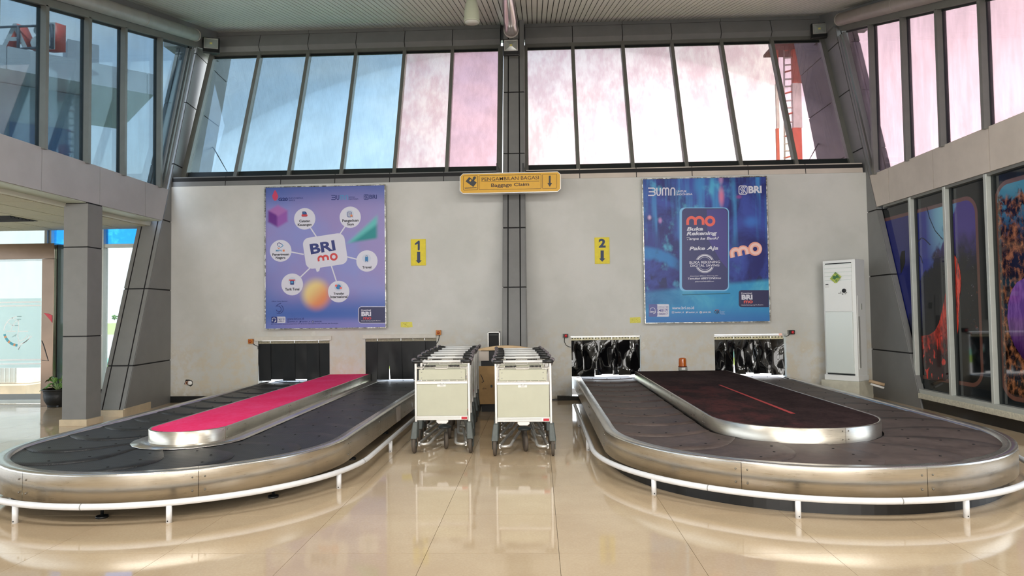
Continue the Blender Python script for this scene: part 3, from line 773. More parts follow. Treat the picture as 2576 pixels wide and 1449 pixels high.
def roofletter(ch, px0, px1, py0, py1):
    Yp = 18.6; c = onY((px0+px1)/2, (py0+py1)/2, Yp); wd = (px1-px0)*Yp/FPX; hg = (py1-py0)*Yp/FPX
    me = text_mesh(ch, .012, 0, .10); co = [v.co.copy() for v in me.vertices]
    ax, bx_ = min(p.x for p in co), max(p.x for p in co); ay, by = min(p.y for p in co), max(p.y for p in co)
    bm = bmesh.new(); bm.from_mesh(me)
    for v in bm.verts: v.co = Vector((c.x-((v.co.x-ax)/(bx_-ax)-.5)*wd+(v.co.z+.10)*.7, Yp+(v.co.z+.10)*1.2, c.z+((v.co.y-ay)/(by-ay)-.5)*hg))
    mb = MB(); mb.bm.free(); mb.bm = bm
    o = obj('letter', mb, M_let, sg); o.data.materials.append(M_red)
    for p in o.data.polygons: p.material_index = 0 if abs(p.normal.y) > .93 else 1
roofletter('A', 0, 72, 57, 122); roofletter('B', 74, 141, 55, 127)
def bar(a, b_, r): return MB().cyl(a, b_, r, 8)
Yp = 18.55
obj('support_bar', bar(onY(-60, 71, Yp), onY(134, 63, Yp), .035), M_iron, sg); obj('support_bar', bar(onY(48, 123, Yp), onY(134, 117, Yp), .035), M_iron, sg)
obj('support_post', bar(onY(46, 66, Yp), onY(46, 140, Yp), .04), M_iron, sg); obj('support_post', bar(onY(130, 60, Yp), onY(131, 122, Yp), .04), M_iron, sg)
obj('support_strut', bar(onY(110, 92, Yp), onY(84, 134, Yp+.6), .035), M_iron, sg)
# radio tower beyond the right glazing
tw = thing('lattice_tower', 'red and white lattice radio tower seen through the last pane on the right', 'tower', (15.2, 40, -.2))
M_tr = mat('tower_red', rgb(222, 110, 84), .6); M_twh = mat('tower_white', rgb(230, 220, 210), .6); M_rust = mat('tower_mesh', rgb(120, 70, 66), .8)
def leg(px0, px1, w):
    a = onY(px0, 404, 40); b_ = onY(px1, 108, 40); zs_ = [-.2, 9.0, 12.0, 14.6, b_.z+3]
    x0_, x1_ = a.x, b_.x
    for i, (q, r_) in enumerate(zip(zs_, zs_[1:])):
        f = lambda z: x0_+(x1_-x0_)*(z-a.z)/(b_.z-a.z)
        obj('leg', MB().box(f(q)-w, f(q)+w, 40-w, 40+w, q, r_), (M_tr, M_tr, M_twh, M_tr)[i], tw)
leg(2002, 1999, .15); leg(2013, 2009, .11); leg(1958, 1954, .08)
for k in range(16):
    y = 128+k*18; obj('ladder_rung', bar(onY(1972, y, 40), onY(1997, y-(7 if k % 3 == 0 else 2), 40), .05), M_tr if k % 3 == 0 else M_twh, tw)
obj('ladder_rail', bar(onY(1974, 404, 40), onY(1972, 110, 40), .05), M_twh, tw)
p = onY(1984, 124, 40); obj('platform', MB().box(p.x-1.1, p.x+1.0, 38.9, 41.1, p.z-.05, p.z+.1), M_rust, tw)
for q in (1950, 1966, 1984, 2000, 2022): obj('railing_post', bar(onY(q, 124, 40), onY(q+2, 100, 40), .06), M_tr, tw)
obj('brace', bar(onY(1944, 126, 40), onY(1996, 108, 40), .07), M_tr, tw); obj('brace', bar(onY(2024, 128, 40), onY(2004, 106, 40), .07), M_tr, tw)
# guy wires outside
M_wire = mat('steel_wire', rgb(90, 90, 96), .5)
g1 = obj('guy_wire', MB().tube([onY(529, 362, 14.6), onY(540, 377, 14.3), onY(576, 440, 13.2)], [.005, .013, .005], 6), M_wire); tag(g1, 'thin guy wire with turnbuckle outside the first blue pane', 'wire')
g2 = obj('guy_wire', MB().tube([onY(2069, 341, 14.8), onY(2058, 362, 14.4), onY(2034, 405, 13.6)], [.005, .015, .005], 6), M_wire); tag(g2, 'thin guy wire with turnbuckle outside the last pink pane on the right', 'wire')
# outside the entrance: ledge, mat, outdoor unit, canted wing wall
t = thing('outdoor_unit', 'white air conditioner outdoor unit behind the glass door', 'air conditioner', tuple(onY(20, 980, 15)))
obj('housing', bx(-60, 72, 915, 966, 15, 15.5, .02), M_white, t)
M_gr = mat('unit_grille', rgb(176, 176, 168), .6)
obj('grille', bx(-50, 40, 926, 962, 14.985, 15.0), M_gr, t)
for k in range(8): obj('fin', bx(-50+k*12, -47+k*12, 926, 962, 14.975, 14.99), M_alu_lt, t)
mb = MB(); p = onY(0, 965, 15)
struct('ledge', MB().box(-16, onY(98, 960, 15).x, 14.6, 16, -.25, p.z-.01), mat('ledge_stone', rgb(214, 190, 156), .8, 0, .3, .1, 3))
tag(obj('door_mat', MB().box(-12.6, -9.2, 12.75, 13.5, -.22, -.19), mat('blue_mat', rgb(52, 104, 170), .95)), 'blue mat on the ground outside the glass door', 'mat')
c = []
struct('canted_wall', MB().hexa([Vector((x+(.9 if z > 2 else 0)*(1 if x > -13 else 1), y, z)) for x in (-16, -11.9) for y in (16.5, 17.0) for z in (-.2, 4.6)]), mat('pale_outer_wall', rgb(200, 208, 206), .6))
# ------------------------------------------------------------------ baggage carousels
class Stad:
    def __init__(s, cx, hw, yf, yb): s.cx, s.hw, s.yc, s.yb = cx, hw, yf+hw, yb; s.L1 = yb-s.yc; s.A = PI*hw; s.L = 2*s.L1+s.A
    def at(s, q, off=0, z=0):
        r = s.hw+off
        if q <= s.L1: return Vector((s.cx-r, s.yb-q, z))
        if q >= s.L1+s.A: return Vector((s.cx+r, s.yc+(q-s.L1-s.A), z))
        a = PI+(q-s.L1)/s.hw; return Vector((s.cx+r*math.cos(a), s.yc+r*math.sin(a), z))
    def marks(s, a, b, st=.12):
        out = [a]
        for k in range(int(s.L/st)+1):
            q = k*st
            if a+.02 < q < b-.02 and (s.L1-.15 < q < s.L1+s.A+.15): out.append(q)
        return out+[b]
    def sweep(s, mb, prof, a, b, close=False, smooth=True):
        g = [[mb.bm.verts.new(s.at(q, o, z)) for o, z in prof] for q in s.marks(a, b)]
        n = len(prof)
        for A, B in zip(g, g[1:]):
            for i in range(n if close else n-1):
                f = mb.bm.faces.new((A[i], B[i], B[(i+1) % n], A[(i+1) % n])); f.smooth = smooth
        if close: mb.bm.faces.new(g[0]); mb.bm.faces.new(g[-1][::-1])
        return mb
    def slab(s, mb, off, z0, z1, y1=None):
        pts = [s.at(q, off) for q in s.marks(0, s.L, .1)]
        if y1: pts[0].y = pts[-1].y = y1
        mb.poly([(p.x, p.y, z1) for p in pts], z0-z1, (0, 0, 1)); return mb
def rubber(name, c, rough, tread):
    m, T, b = base(name); p = T.pos()
    n = T.noise(p, 3, 6, .65); f = T.noise(p, 14, 5, .7)
    oi = V(T.nt, T.new('ShaderNodeObjectInfo').outputs['Random'])
    lt = tuple(min(1, x*1.5+.012) for x in c[:3])+(1,); dk = tuple(x*.7 for x in c[:3])+(1,)
    col = T.mix(dk, lt, (n*.65+f*.4).ss(.35, .7)); col = T.mix(col, lt, oi*.22)
    setc(T, b.inputs['Base Color'], col); setc(T, b.inputs['Roughness'], n*.2+rough-.1)
    b.inputs['Specular IOR Level'].default_value = .45
    if tread:
        x, y, z = T.xyz(p); w_ = ((x+y)*170.0).sin()*((x-y)*170.0).sin()
        T.nt.links.new(T.bump(w_, .35, .004), b.inputs['Normal'])
    else: T.nt.links.new(T.bump(f, .12, .004), b.inputs['Normal'])
    return m
M_bolt = mat('bolt_head', rgb(120, 116, 108), .35, .8)
M_boltd = mat('belt_bolt', rgb(12, 12, 12), .6)
def carpet(name, c1, c2, red=None):
    m, T, b = base(name); p = T.pos(); n = T.noise(T.scale(p, 1, .6, 1), 2.4, 6, .7); f = T.noise(p, 26, 5, .75)
    c = T.mix(c1, c2, (n*.6+f*.5).ss(.42, .7))
    if red:
        x, y, z = T.xyz(p)
        c = T.mix(c, red, n.ss(.42, .62)*(f.ss(.3, .6)*.7+.3)*x.ss(2.6, 2.3)*y.ss(11.0, 9.6)*.75)
    setc(T, b.inputs['Base Color'], c); b.inputs['Roughness'].default_value = .95; b.inputs['Specular IOR Level'].default_value = .1
    T.nt.links.new(T.bump(f, .5, .006), b.inputs['Normal']); return m
def carousel(label, cx, hw, yf, inner_hw, inner_yf, flange, belt_m, top_m, plinth, pitch, bulge, seams):
    YBk = 13.0; HR, HB = .368, .350
    P = Stad(cx, hw, yf, YBk); I = Stad(cx, inner_hw, inner_yf, D-.01)
    t = thing('baggage_carousel', label, 'baggage carousel', (cx, yf+hw, 0))
    # outer steel skirt in separate panels with rivets, and its top flange
    ss_ = [0]+seams(P)+[P.L]; rv = MB()
    for a, b_ in zip(ss_, ss_[1:]):
        obj('skirt_panel', P.sweep(MB(), [(0, .352), (0, .142), (-.02, .138)], a+.002, b_-.002), M_steel, t)
        obj('rim_flange', P.sweep(MB(), [(0.001, .353), (0, .362), (-.006, HR), (-.108, HR-.002), (-.112, HB-.012)], a+.001, b_-.001), M_rim, t)
        for q in (b_-.045, b_+.045):
            if 1.0 < q < P.L-1.0:
                for z in (.20, .305): rv.sphere(P.at(q, .001, z), .0075, 8)
    obj('rivets', rv, M_bolt, t, kind='stuff')
    # underframe and feet / black plinth
    if plinth: obj('plinth', P.slab(MB(), -.075, 0.0, .20), mat('black_plinth', rgb(16, 16, 17), .35), t)
    else:
        obj('underframe', P.slab(MB(), -.55, .10, .20), M_dark, t)
        for q in (P.L1-2.2, P.L1-.6, P.L1+P.A*.2, P.L1+P.A*.5, P.L1+P.A*.8, P.L1+P.A+.7, P.L1+P.A+2.3):
            p = P.at(q, -.16); mb = MB(); mb.cyl((p.x, p.y, .012), (p.x, p.y, .20), .012, 8); mb.cyl((p.x, p.y, 0), (p.x, p.y, .016), .045, 12); obj('levelling_foot', mb, M_black, t)
    mb = P.slab(MB(), -.10, .19, HB-.03); obj('belt_bed', mb, M_dark, t)
    # overlapping crescent plates of the belt
    ro = hw-.108; ri = inner_hw+(.03 if not flange else .06); rm = (ro+ri)/2; hb = (ro-ri)/2
    Q = Stad(cx, rm, P.yc-rm, YBk); n = int(Q.L/pitch); bolts = MB()
    for i in range(n):
        s0, s1 = i*pitch, (i+1)*pitch
        def fn(u, v, s0=s0, s1=s1):
            tt = 2*v-1; edge = bulge*(1-tt*tt)
            u2 = min(u, 1.0); q = (s0-.03)*(1-u2)+s1*u2+edge-.5*bulge
            z = HB-.004+.007*u2
            p = Q.at(min(max(q, 0), Q.L), tt*hb, z)
            if u > 1.001: p.z -= .012
            return p
        obj('belt_plate', MB().grid(lambda u, v: fn(u*5/4, v), 5, 8), belt_m, t, fix=False)
        for tt in (-.55, 0, .55):
            q = s1-.17+bulge*(1-tt*tt)-.5*bulge
            if .1 < q < Q.L-.1:
                p = Q.at(q, tt*hb, HB+.0015); bolts.lathe([(.012, 0), (.010, .0035), (0, .004)], p, 8)
    obj('belt_bolts', bolts, M_boltd, t, kind='stuff')
    # raised island
    HI = .487
    ss2 = [0]
    while ss2[-1]+1.7 < I.L: ss2.append(ss2[-1]+1.7)
    ss2[-1:] = [I.L] if I.L-ss2[-1] < .4 else [ss2[-1], I.L]
    for a, b_ in zip(ss2, ss2[1:]):
        obj('island_panel', I.sweep(MB(), [(-.022, HI-.004), (-.02, HI), (-.004, HI), (0, HI-.004), (0, HB-.015)], a+.0015, b_-.0015), M_steel, t)
    rv = MB()
    for q in ss2[1:-1]:
        for d in (-.03, .03):
            for z in (.385, .46): rv.sphere(I.at(q+d, .001, z), .006, 8)
    obj('island_rivets', rv, M_bolt, t, kind='stuff')
    obj('carpet_top', I.slab(MB(), -.018, HB, HI-.003, D-.01), top_m, t)
    if flange: obj('island_flange', I.sweep(MB(), [(0, .368), (.02, .362), (flange, .359), (flange, .355)], 0, I.L), M_rim, t)
    return t, P, I
M_beltL = rubber('dark_tread_rubber', rgb(27, 29, 32), .40, True)
M_beltR = rubber('brown_grey_rubber', rgb(76, 64, 60), .55, False)
tL, PL, IL = carousel('left baggage carousel with bright pink carpeted island', -3.418, 1.556, 5.145, .383, 6.32, .155, M_beltL,
    carpet('pink_carpet', rgb(252, 52, 116), rgb(255, 84, 142)), False, .56, .30,
    lambda P: [P.L1-4.4, P.L1-2.2, P.L1+.05, P.L1+P.A*.37, P.L1+P.A*.66, P.L1+P.A+.02, P.L1+P.A+1.35, P.L1+P.A+3.4])
tR, PR, IR = carousel('right baggage carousel with dark brown carpeted island', 2.524, 1.867, 5.239, .815, 6.26, 0, M_beltR,
    carpet('brown_carpet', rgb(40, 29, 30), rgb(66, 50, 50), rgb(88, 46, 46)), True, .62, .20,
    lambda P: [P.L1-4.0, P.L1-2.0, P.L1, P.L1+P.A*.33, P.L1+P.A*.56, P.L1+P.A*.84, P.L1+P.A+1.2, P.L1+P.A+3.2])
a, b_ = onZ(1810, 968, .488), onZ(1995, 1040, .488)
tt_ = (b_-a).normalized(); q = Vector((-tt_.y, tt_.x, 0))*.016
obj('red_stripe', MB().poly([a+q, b_+q*1.4, b_-q*1.4, a-q], -.002, (0, 0, 1)), mat('red_stripe', rgb(178, 62, 62), .9), tR)
# inner end of the right belt: little folded steel tab by the opening
obj('end_tab', MB().box(onZ(1451, 955, .37).x, onZ(1460, 955, .37).x, 12.2, 12.32, .34, .40), M_rim, tR)
obj('sticker_residue', (lambda mb: mb.poly([onX(x, y, -1.860) for x, y in ((996, 1026), (1007, 1019), (1008, 1056), (998, 1063))], .0015, (1, 0, 0)))(MB()), mat('torn_paper', rgb(196, 184, 172), .8), tL)

# ------------------------------------------------------------------ white bumper rails
M_pipe = mat('white_pipe', rgb(226, 228, 232), .3, 0, .5, .05, 12)
def rail(label, cx, hw, yf, y1, y2, posts, joints):
    P = Stad(cx, hw, yf, 13); t = thing('bumper_rail', label, 'rail', (cx, yf, 0))
    a, b_ = 13-y1, P.L-(13-y2)
    obj('rail_pipe', MB().tube([P.at(q, 0, .148) for q in P.marks(a, b_, .1)], .0245, 12), M_pipe, t)
    for q in joints: obj('joint_ring', MB().tube([P.at(q+d, 0, .148) for d in (-.004, .004)], .0253, 12), mat('joint_seam', rgb(150, 150, 150), .6), t)
    for q in posts:
        p = P.at(q, 0, 0); pp = obj('post', MB().cyl((p.x, p.y, 0), (p.x, p.y, .13), .0215, 14), M_pipe, t)
        obj('screw', MB().sphere((p.x, p.y-.0215, .016), .005, 8), M_boltd, pp)
    return t
def sx_(P, x, y):                               # path length nearest to a floor point
    best = min((((P.at(k*.02)-Vector((x, y, 0))).length, k*.02) for k in range(int(P.L/.02))))
    return best[1]
Pq = Stad(-3.418, 1.735, 5.066, 13)
rail('white bumper rail on short posts around the left carousel', -3.418, 1.735, 5.066, 11.2, 11.2,
     [sx_(Pq, *p) for p in ((-5.15, 8.4), (-4.95, 6.2), (-4.034, 5.11), (-2.784, 5.072), (-1.751, 6.152), (-1.697, 7.764), (-1.697, 9.6))], [sx_(Pq, -3.42, 5.07), sx_(Pq, -1.75, 6.6)])
Pq = Stad(2.524, 1.985, 5.150, 13)
rail('white bumper rail on short posts around the right carousel', 2.524, 1.985, 5.150, 10.5, 11.2,
     [sx_(Pq, *p) for p in ((.882, 5.862), (1.881, 5.161), (3.157, 5.17), (.546, 7.784), (.538, 9.427), (4.5, 7.6), (4.5, 9.4))], [sx_(Pq, 2.62, 5.15), sx_(Pq, 1.3, 5.5)])

# ------------------------------------------------------------------ luggage trolleys (nested in two rows)
M_tal = mat('trolley_aluminium', rgb(196, 194, 190), .32, .55, .5, .05, 8)
M_panel = mat('cream_panel', rgb(186, 186, 166), .42, 0, .5, .03, 5)
M_wire = mat('white_wire', rgb(232, 226, 218), .4, 0, .5, .12, 60)
M_tyre = mat('grey_brown_tyre', rgb(84, 76, 68), .75)
M_fork = mat('grey_green_fork', rgb(82, 88, 86), .5, 0, .5, .1, 20)
M_grip = mat('black_grip', rgb(30, 31, 32), .35)
M_knob = mat('grey_knob', rgb(120, 112, 116), .22, .2)
def make_trolley():
    t = thing('luggage_trolley', 'x', 'trolley', (0, 0, 0), 'luggage trolleys nested in two rows')
    def o(n, mb, m, par=None, **k): return obj(n, mb, m, par or t, local=True, **k)
    for s in (-1, 1):
        o('frame_post', MB().box(s*.300-.013, s*.300+.013, .02, .055, .26, 1.005, .004), M_tal)
        g = o('handle_grip', MB().tube([(s*.215, -.01, 1.020), (s*.225, -.01, 1.020), (s*.235, -.01, 1.020), (s*.24, -.01, 1.020), (s*.30, -.01, 1.020), (s*.325, -.008, 1.020), (s*.333, -.006, 1.02)], [.0165, .0165, .0165, .021, .0225, .019, .01], 12), M_grip)
        o('grip_knob', MB().tube([(s*.318, .0, 1.018), (s*.325, .03, 1.036), (s*.322, .07, 1.035), (s*.310, .10, 1.010), (s*.302, .105, .97)], [.020, .024, .025, .023, .018], 12), M_knob, g)
        wl = o('rear_wheel', MB().lathe([(.0, -.018), (.06, -.018), (.088, -.017), (.095, -.010), (.095, .010), (.088, .017), (.06, .018), (0, .018)], (s*.315, 0, .095), 20, Matrix.Rotation(PI/2, 3, 'Y')), M_tyre)
        o('hub', MB().lathe([(.0, -.022), (.028, -.022), (.028, .022), (0, .022)], (s*.315, 0, .095), 14, Matrix.Rotation(PI/2, 3, 'Y')), M_fork, wl)
        c = [Vector((s*.315+x, y, z)) for x, w in ((-1, 0), (1, 0)) for y in (-1, 1) for z in (0, 1)]
        c = []
        for xx in (-1, 1):
            for yy in (-1, 1):
                for z, w_, d0, d1 in ((.165, .036, -.075, .08), (.345, .026, -.02, .085)):
                    c.append(Vector((s*.315-s*(.012 if z > .2 else 0)+xx*w_, d0 if yy < 0 else d1, z)))
        o('wheel_fork', MB().hexa(c, .008), M_fork)
        o('fork_side', MB().box(s*.315+s*.026, s*.315+s*.031, -.03, .07, .07, .17), M_fork)
        o('wheel_bracket', MB().box(s*.262-.012, s*.262+.012, -.01, .05, .075, .125, .003), M_tal)
        pts = [(s*.075, .62, .155), (s*.135, .12, .118), (s*.145, .03, .108), (s*.165, -.01, .104), (s*.205, -.025, .102), (s*.250, -.02, .102), (s*.265, .02, .105), (s*.16, .66, .155)]
        o('base_tube', MB().tube(pts, .0165, 8), M_tal)
    o('handle_bar', MB().cyl((-.222, -.01, 1.02), (.222, -.01, 1.02), .0145, 12), M_white)
    up = o('upper_panel', MB().box(-.262, .262, -.004, .010, .812, .930, .003), M_panel)
    sc = MB()
    for x in (-.23, .22):
        for z in (.838, .90): sc.sphere((x, -.005, z), .006, 8)
    o('screws', sc, M_tal, up, kind='stuff')
    mb = MB(); z0, z1 = .80, .955
    mb.tube([(-.285, -.012, z0), (-.285, -.012, z1)], .0045, 6); mb.tube([(.285, -.012, z0), (.285, -.012, z1)], .0045, 6)
    mb.tube([(-.285, -.012, z1-.012), (-.21, -.012, z1-.012), (-.205, .01, z1+.008), (-.08, .01, z1+.008), (-.072, -.012, z1-.016), (.062, -.012, z1-.016), (.07, .01, z1+.008), (.205, .01, z1+.008), (.212, -.012, z1-.012), (.285, -.012, z1-.012)], .0045, 6)
    mb.tube([(-.285, -.012, z1), (-.27, .25, z1-.03), (-.26, .36, z1-.10)], .0045, 6); mb.tube([(.285, -.012, z1), (.27, .25, z1-.03), (.26, .36, z1-.10)], .0045, 6)
    for y, z in ((.06, z1), (.14, z1-.01), (.25, z1-.03)): mb.tube([(-.28, y, z), (.28, y, z)], .004, 6)
    mb.tube([(-.285, -.012, z0), (.285, -.012, z0)], .0045, 6)
    for k in range(7): x = -.255+k*.085; mb.tube([(x, -.014, .802), (x, -.014, .812)], .005, 6)
    o('wire_basket', mb, M_wire)
    for s in (-1, 1):
        mb = MB()
        for k in range(9): x = s*.135+(-.056+k*.014); mb.lathe([(.008, -.006), (.0125, 0), (.008, .006)], (x, .012, .966), 8, Matrix.Rotation(PI/2, 3, 'Y'))
        o('spring', mb, M_black)
    o('middle_rail', MB().box(-.288, .288, -.006, .022, .766, .797, .003), M_tal)
    o('lower_panel', MB().box(-.283, .283, .0, .012, .412, .767, .002), M_panel)
    o('bottom_rail', MB().box(-.288, .288, -.010, .025, .365, .413, .004), M_tal)
    mb = MB()
    for z in (.378, .390, .402): mb.box(-.287, .20, -.0115, -.009, z-.0015, z+.0015)
    o('rail_groove', mb, M_alu, kind='stuff')
    o('red_reflector', MB().box(.216, .280, -.013, -.009, .372, .401), mat('red_plate', rgb(186, 30, 48), .4))
    o('label_sticker', MB().box(-.055, .042, -.0022, .0, .737, .762), mat('sticker', rgb(232, 232, 228), .5))
    o('latch', MB().tube([(-.02, -.01, .775), (-.02, -.014, .755), (.016, -.014, .755), (.016, -.01, .775)], .003, 6), M_tal)
    o('castor_plate', MB().poly([(-.065, -.01, .365), (-.065, -.01, .345), (-.045, -.01, .327), (.045, -.01, .327), (.065, -.01, .345), (.065, -.01, .365)], .10, (0, 1, 0)), M_white)
    cs = o('castor', MB().lathe([(.0, .245), (.07, .245), (.075, .255), (.075, .268), (.03, .285), (.0, .29)], (0, .20, 0), 20), mat('dark_castor', rgb(44, 50, 52), .5))
    o('castor_wheel', MB().lathe([(0, -.02), (.055, -.02), (.09, -.018), (.098, -.008), (.098, .008), (.09, .018), (.055, .02), (0, .02)], (.008, .235, .098), 20, Matrix.Rotation(PI/2+.22, 3, 'Z') @ Matrix.Rotation(PI/2, 3, 'X')), M_tyre, cs)
    return t
rows = [('left', [(-1.085, 7.72), (-1.132, 8.37), (-1.185, 8.95), (-1.21, 9.41), (-1.222, 9.90), (-1.25, 10.46), (-1.262, 10.96)]),
        ('right', [(-.172, 7.55), (-.197, 8.20), (-.214, 8.74), (-.238, 9.20), (-.262, 9.66), (-.30, 10.18)])]
ordn = ['front trolley, nearest the camera', 'second trolley from the front', 'third trolley from the front', 'fourth trolley from the front', 'fifth trolley from the front', 'sixth trolley from the front', 'rearmost trolley']
ordr = ordn[:5]+['rearmost trolley']
proto = make_trolley()
for nm, lst in rows:
    for i, (x, y) in enumerate(lst):
        lab = '%s, of the %s nested row' % ((ordn if nm == 'left' else ordr)[i], nm)
        rz = .0 if nm == 'left' else -.012
        if proto is not None: proto.location = (x, y+.0, 0); proto['label'] = lab; src = proto; proto = None
        else: dup(src, (x, y, 0), lab, None, rz+(i % 3-1)*.006)

# ------------------------------------------------------------------ wooden counter, carton and black case behind the trolleys
YC = 10.86
xa, xb = onY(1204, 872, YC).x, onY(1337, 875, YC).x; zt = onY(1270, 877.5, YC).z
t = thing('counter', 'light wood topped counter behind the trolleys', 'counter', ((xa+xb)/2, YC, 0))
n = 14; up_ = lambda k: zt+.068*math.sin(PI*(.10+.80*k/n))-.018
obj('counter_top', MB().poly([(xa+(xb-xa)*k/n, YC, up_(k)) for k in range(n+1)]+[(xb, YC, zt-.022), (xa, YC, zt-.022)], .13, (0, 1, 0)), mat('light_wood', rgb(216, 184, 142), .45, 0, .4, .08, 9), t)
obj('dark_body', MB().box(xa+.03, xb-.03, YC+.05, YC+.12, 0, zt-.022), mat('dark_body', rgb(26, 26, 28), .5), t)
obj('white_panel', MB().box(xa-.0, onY(1229.5, 890, YC).x, YC+.03, YC+.05, onY(1220, 908, YC).z, zt-.035), M_clad_lt, t)
M_card = mat('brown_cardboard', rgb(186, 150, 104), .8, 0, .2, .06, 12)
t = thing('cardboard_box', 'brown cardboard box with black shipping marks, behind the two trolley rows', 'box', (-.6, 10.8, .13))
YK = YC-.02
obj('carton', MB().box(xa+.0, onY(1330, 900, YK).x, YK, YK+.04, onY(1228, 1017, YK).z, onY(1228, 921, YK).z, .003), M_card, t)
mb = MB(); stroke(mb, [(1213, 951), (1217, 960), (1212, 962)], 1.8, YK-.003, .002); stroke(mb, [(1209, 942), (1214, 952)], 1.6, YK-.003, .002); obj('shipping_mark', mb, M_black, t)
mb = MB(); mb.poly([onY(x, y, YK-.003) for x, y in rrect(1234, 968, 1239, 975, 1.5)], .002); obj('shipping_mark', mb, M_black, t)
lettering('able', (1213.5, 974.5, 1223.5, 979.5), YK-.003, mat('carton_ink', rgb(70, 56, 40), .7), t, 0)
YQ = 11.0
xa_, xb_ = onY(1227, 850, YQ).x, onY(1257, 850, YQ).x; za_, zb_ = zt-.12, onY(1242, 835, YQ).z
t = thing('equipment_case', 'black equipment case with pale metal edges standing behind the counter, left of the middle column', 'case', ((xa_+xb_)/2, YQ+.1, za_))
obj('body', MB().box(xa_+.01, xb_-.01, YQ+.01, YQ+.20, 0, zb_-.012), M_dark, t)
for b in ((xa_, xa_+.012, 0, zb_), (xb_-.012, xb_, 0, zb_), (xa_, xb_, zb_-.012, zb_)): obj('metal_edge', MB().box(b[0], b[1], YQ, YQ+.21, b[2], b[3]), M_tal, t)
obj('handle_slot', MB().box(xa_+.03, xb_-.03, YQ+.002, YQ+.012, zb_-.055, zb_-.04), M_alu_dk, t)
# ------------------------------------------------------------------ strip curtains in the four openings
M_strip = mat('matt_black_rubber_strip', rgb(9, 13, 17), .42, 0, .3)
M_pvc = mat('glossy_black_strip', rgb(8, 9, 11), .07, 0, .6)
M_clamp = mat('worn_clamp', rgb(150, 144, 124), .6, .1, .4, .25, 40)
M_clampw = mat('cream_clamp', rgb(222, 214, 176), .5, 0, .4, .12, 30)
M_board = mat('painted_board', rgb(212, 208, 198), .6, 0, .3, .05, 10)
rc = random.Random(11)
def curtain(label, edges, ztop, zbot, mstrip, mclamp, wav, board=None):
    x0, x1 = edges[0], edges[-1]
    t = thing('strip_curtain', label, 'curtain', ((x0+x1)/2, D+.03, ztop))
    if board: obj('head_board', MB().box(board[0], board[1], D-.035, D+.02, board[2], board[3], .003), M_board, t)
    else: obj('hanger_rail', MB().box(x0-.005, x1+.01, D-.005, D+.06, ztop+.002, ztop+.022), M_tal, t)
    for i, (a, b_) in enumerate(zip(edges, edges[1:])):
        y0 = D+.03+(.012 if i % 2 else 0); ph = [rc.uniform(0, 6.28) for _ in range(6)]; am = wav*rc.uniform(.6, 1.3); zb = zbot+rc.uniform(-.02, .03); curl = rc.uniform(-.1, .12)*(1 if wav > .01 else .4); sw = rc.uniform(-.012, .012)
        def fn(u, v, a=a, b_=b_, y0=y0, ph=ph, am=am, zb=zb, curl=curl, sw=sw):
            z = ztop-.045-(ztop-.045-zb)*v
            w = min(1, v*3.2)
            y = y0+am*w*(math.sin(3.2*u+ph[0]+1.6*v)+.6*math.sin(4.2*v+ph[1]+1.5*u)+.32*math.sin(5.5*u-5*v+ph[2])+.12*math.sin(11*v+7*u+ph[3]))
            y -= curl*max(0, v-.80)**1.3*3
            x = a+(b_-a+.012)*u+sw*v*v*2
            return Vector((x-.004, y, z))
        obj('curtain_strip', MB().grid(fn, 8 if wav < .01 else 14, 12 if wav < .01 else 26), mstrip, t, fix=False)
        c = obj('clamp_plate', MB().box(a+.003, b_-.003, y0-.012, y0+.008, ztop-.055, ztop-.002, .002), mclamp, t)
        if mclamp is M_clampw:
            mb = MB(); n = max(2, int((b_-a)/.045))
            for k in range(n):
                x = a+(k+.5)*(b_-a)/n; mb.box(x-.011, x+.011, y0-.0145, y0-.011, ztop-.026, ztop-.012)
            obj('clamp_slots', mb, M_joint, c, kind='stuff')
def ex(pxs, y): return [onY(x, y, D).x for x in pxs]
def zz(x, y): return onY(x, y, D).z
curtain('first strip curtain from the left, under a pale board beside the pink island', ex([649, 678, 709, 739, 770, 800, 829], 900), zz(740, 857), .372, M_strip, M_clamp, .004, (onY(642, 855, D).x, onY(835, 850, D).x, zz(738, 856.5), zz(738, 846.5)))
curtain('second strip curtain from the left, partly behind the left trolley row', ex([919, 948, 977.5, 1008, 1038, 1068, 1098], 900), zz(1008, 851), .372, M_strip, M_clamp, .006, (onY(913, 850, D).x, onY(1097, 845, D).x, zz(1005, 851), zz(1005, 841)))
curtain('third strip curtain from the left, glossy black, beside the right trolley row', ex([1437, 1465, 1496, 1511, 1540, 1556, 1586, 1610], 900), zz(1520, 848), .40, M_pvc, M_clampw, .020)
curtain('fourth strip curtain from the left, glossy black and crumpled, right of the amber beacon', ex([1797, 1825, 1848, 1871, 1894, 1910, 1941, 1973], 900), zz(1886, 846), .41, M_pvc, M_clampw, .024)

# ------------------------------------------------------------------ push-button boxes with their cables
def button(label, px, py, wpx, body, plate, red_c, cable, hpx=None):
    c = onY(px, py, D); w_ = wpx*D/FPX/2; h_ = (hpx or wpx)*D/FPX/2
    t = thing('push_button_box', label, 'push button', (c.x, D, c.z))
    if plate: obj('back_plate', MB().box(c.x-w_*1.35, c.x+w_*1.1, D-.02, D, c.z-h_*1.1, c.z+h_*1.1), M_alu, t)
    obj('housing', MB().box(c.x-w_, c.x+w_, D-.065, D-.001, c.z-h_, c.z+h_, .006), body, t)
    obj('button', MB().lathe([(.0, -.032), (.020, -.03), (.026, -.022), (.026, -.016), (.016, -.012), (.016, 0), (0, 0)], (c.x, D-.065, c.z), 18, Matrix.Rotation(-PI/2, 3, 'X')), red_c, t)
    obj('cable', MB().tube([onY(x, y, D-.012) for x, y in cable], .006, 6), M_black, t)
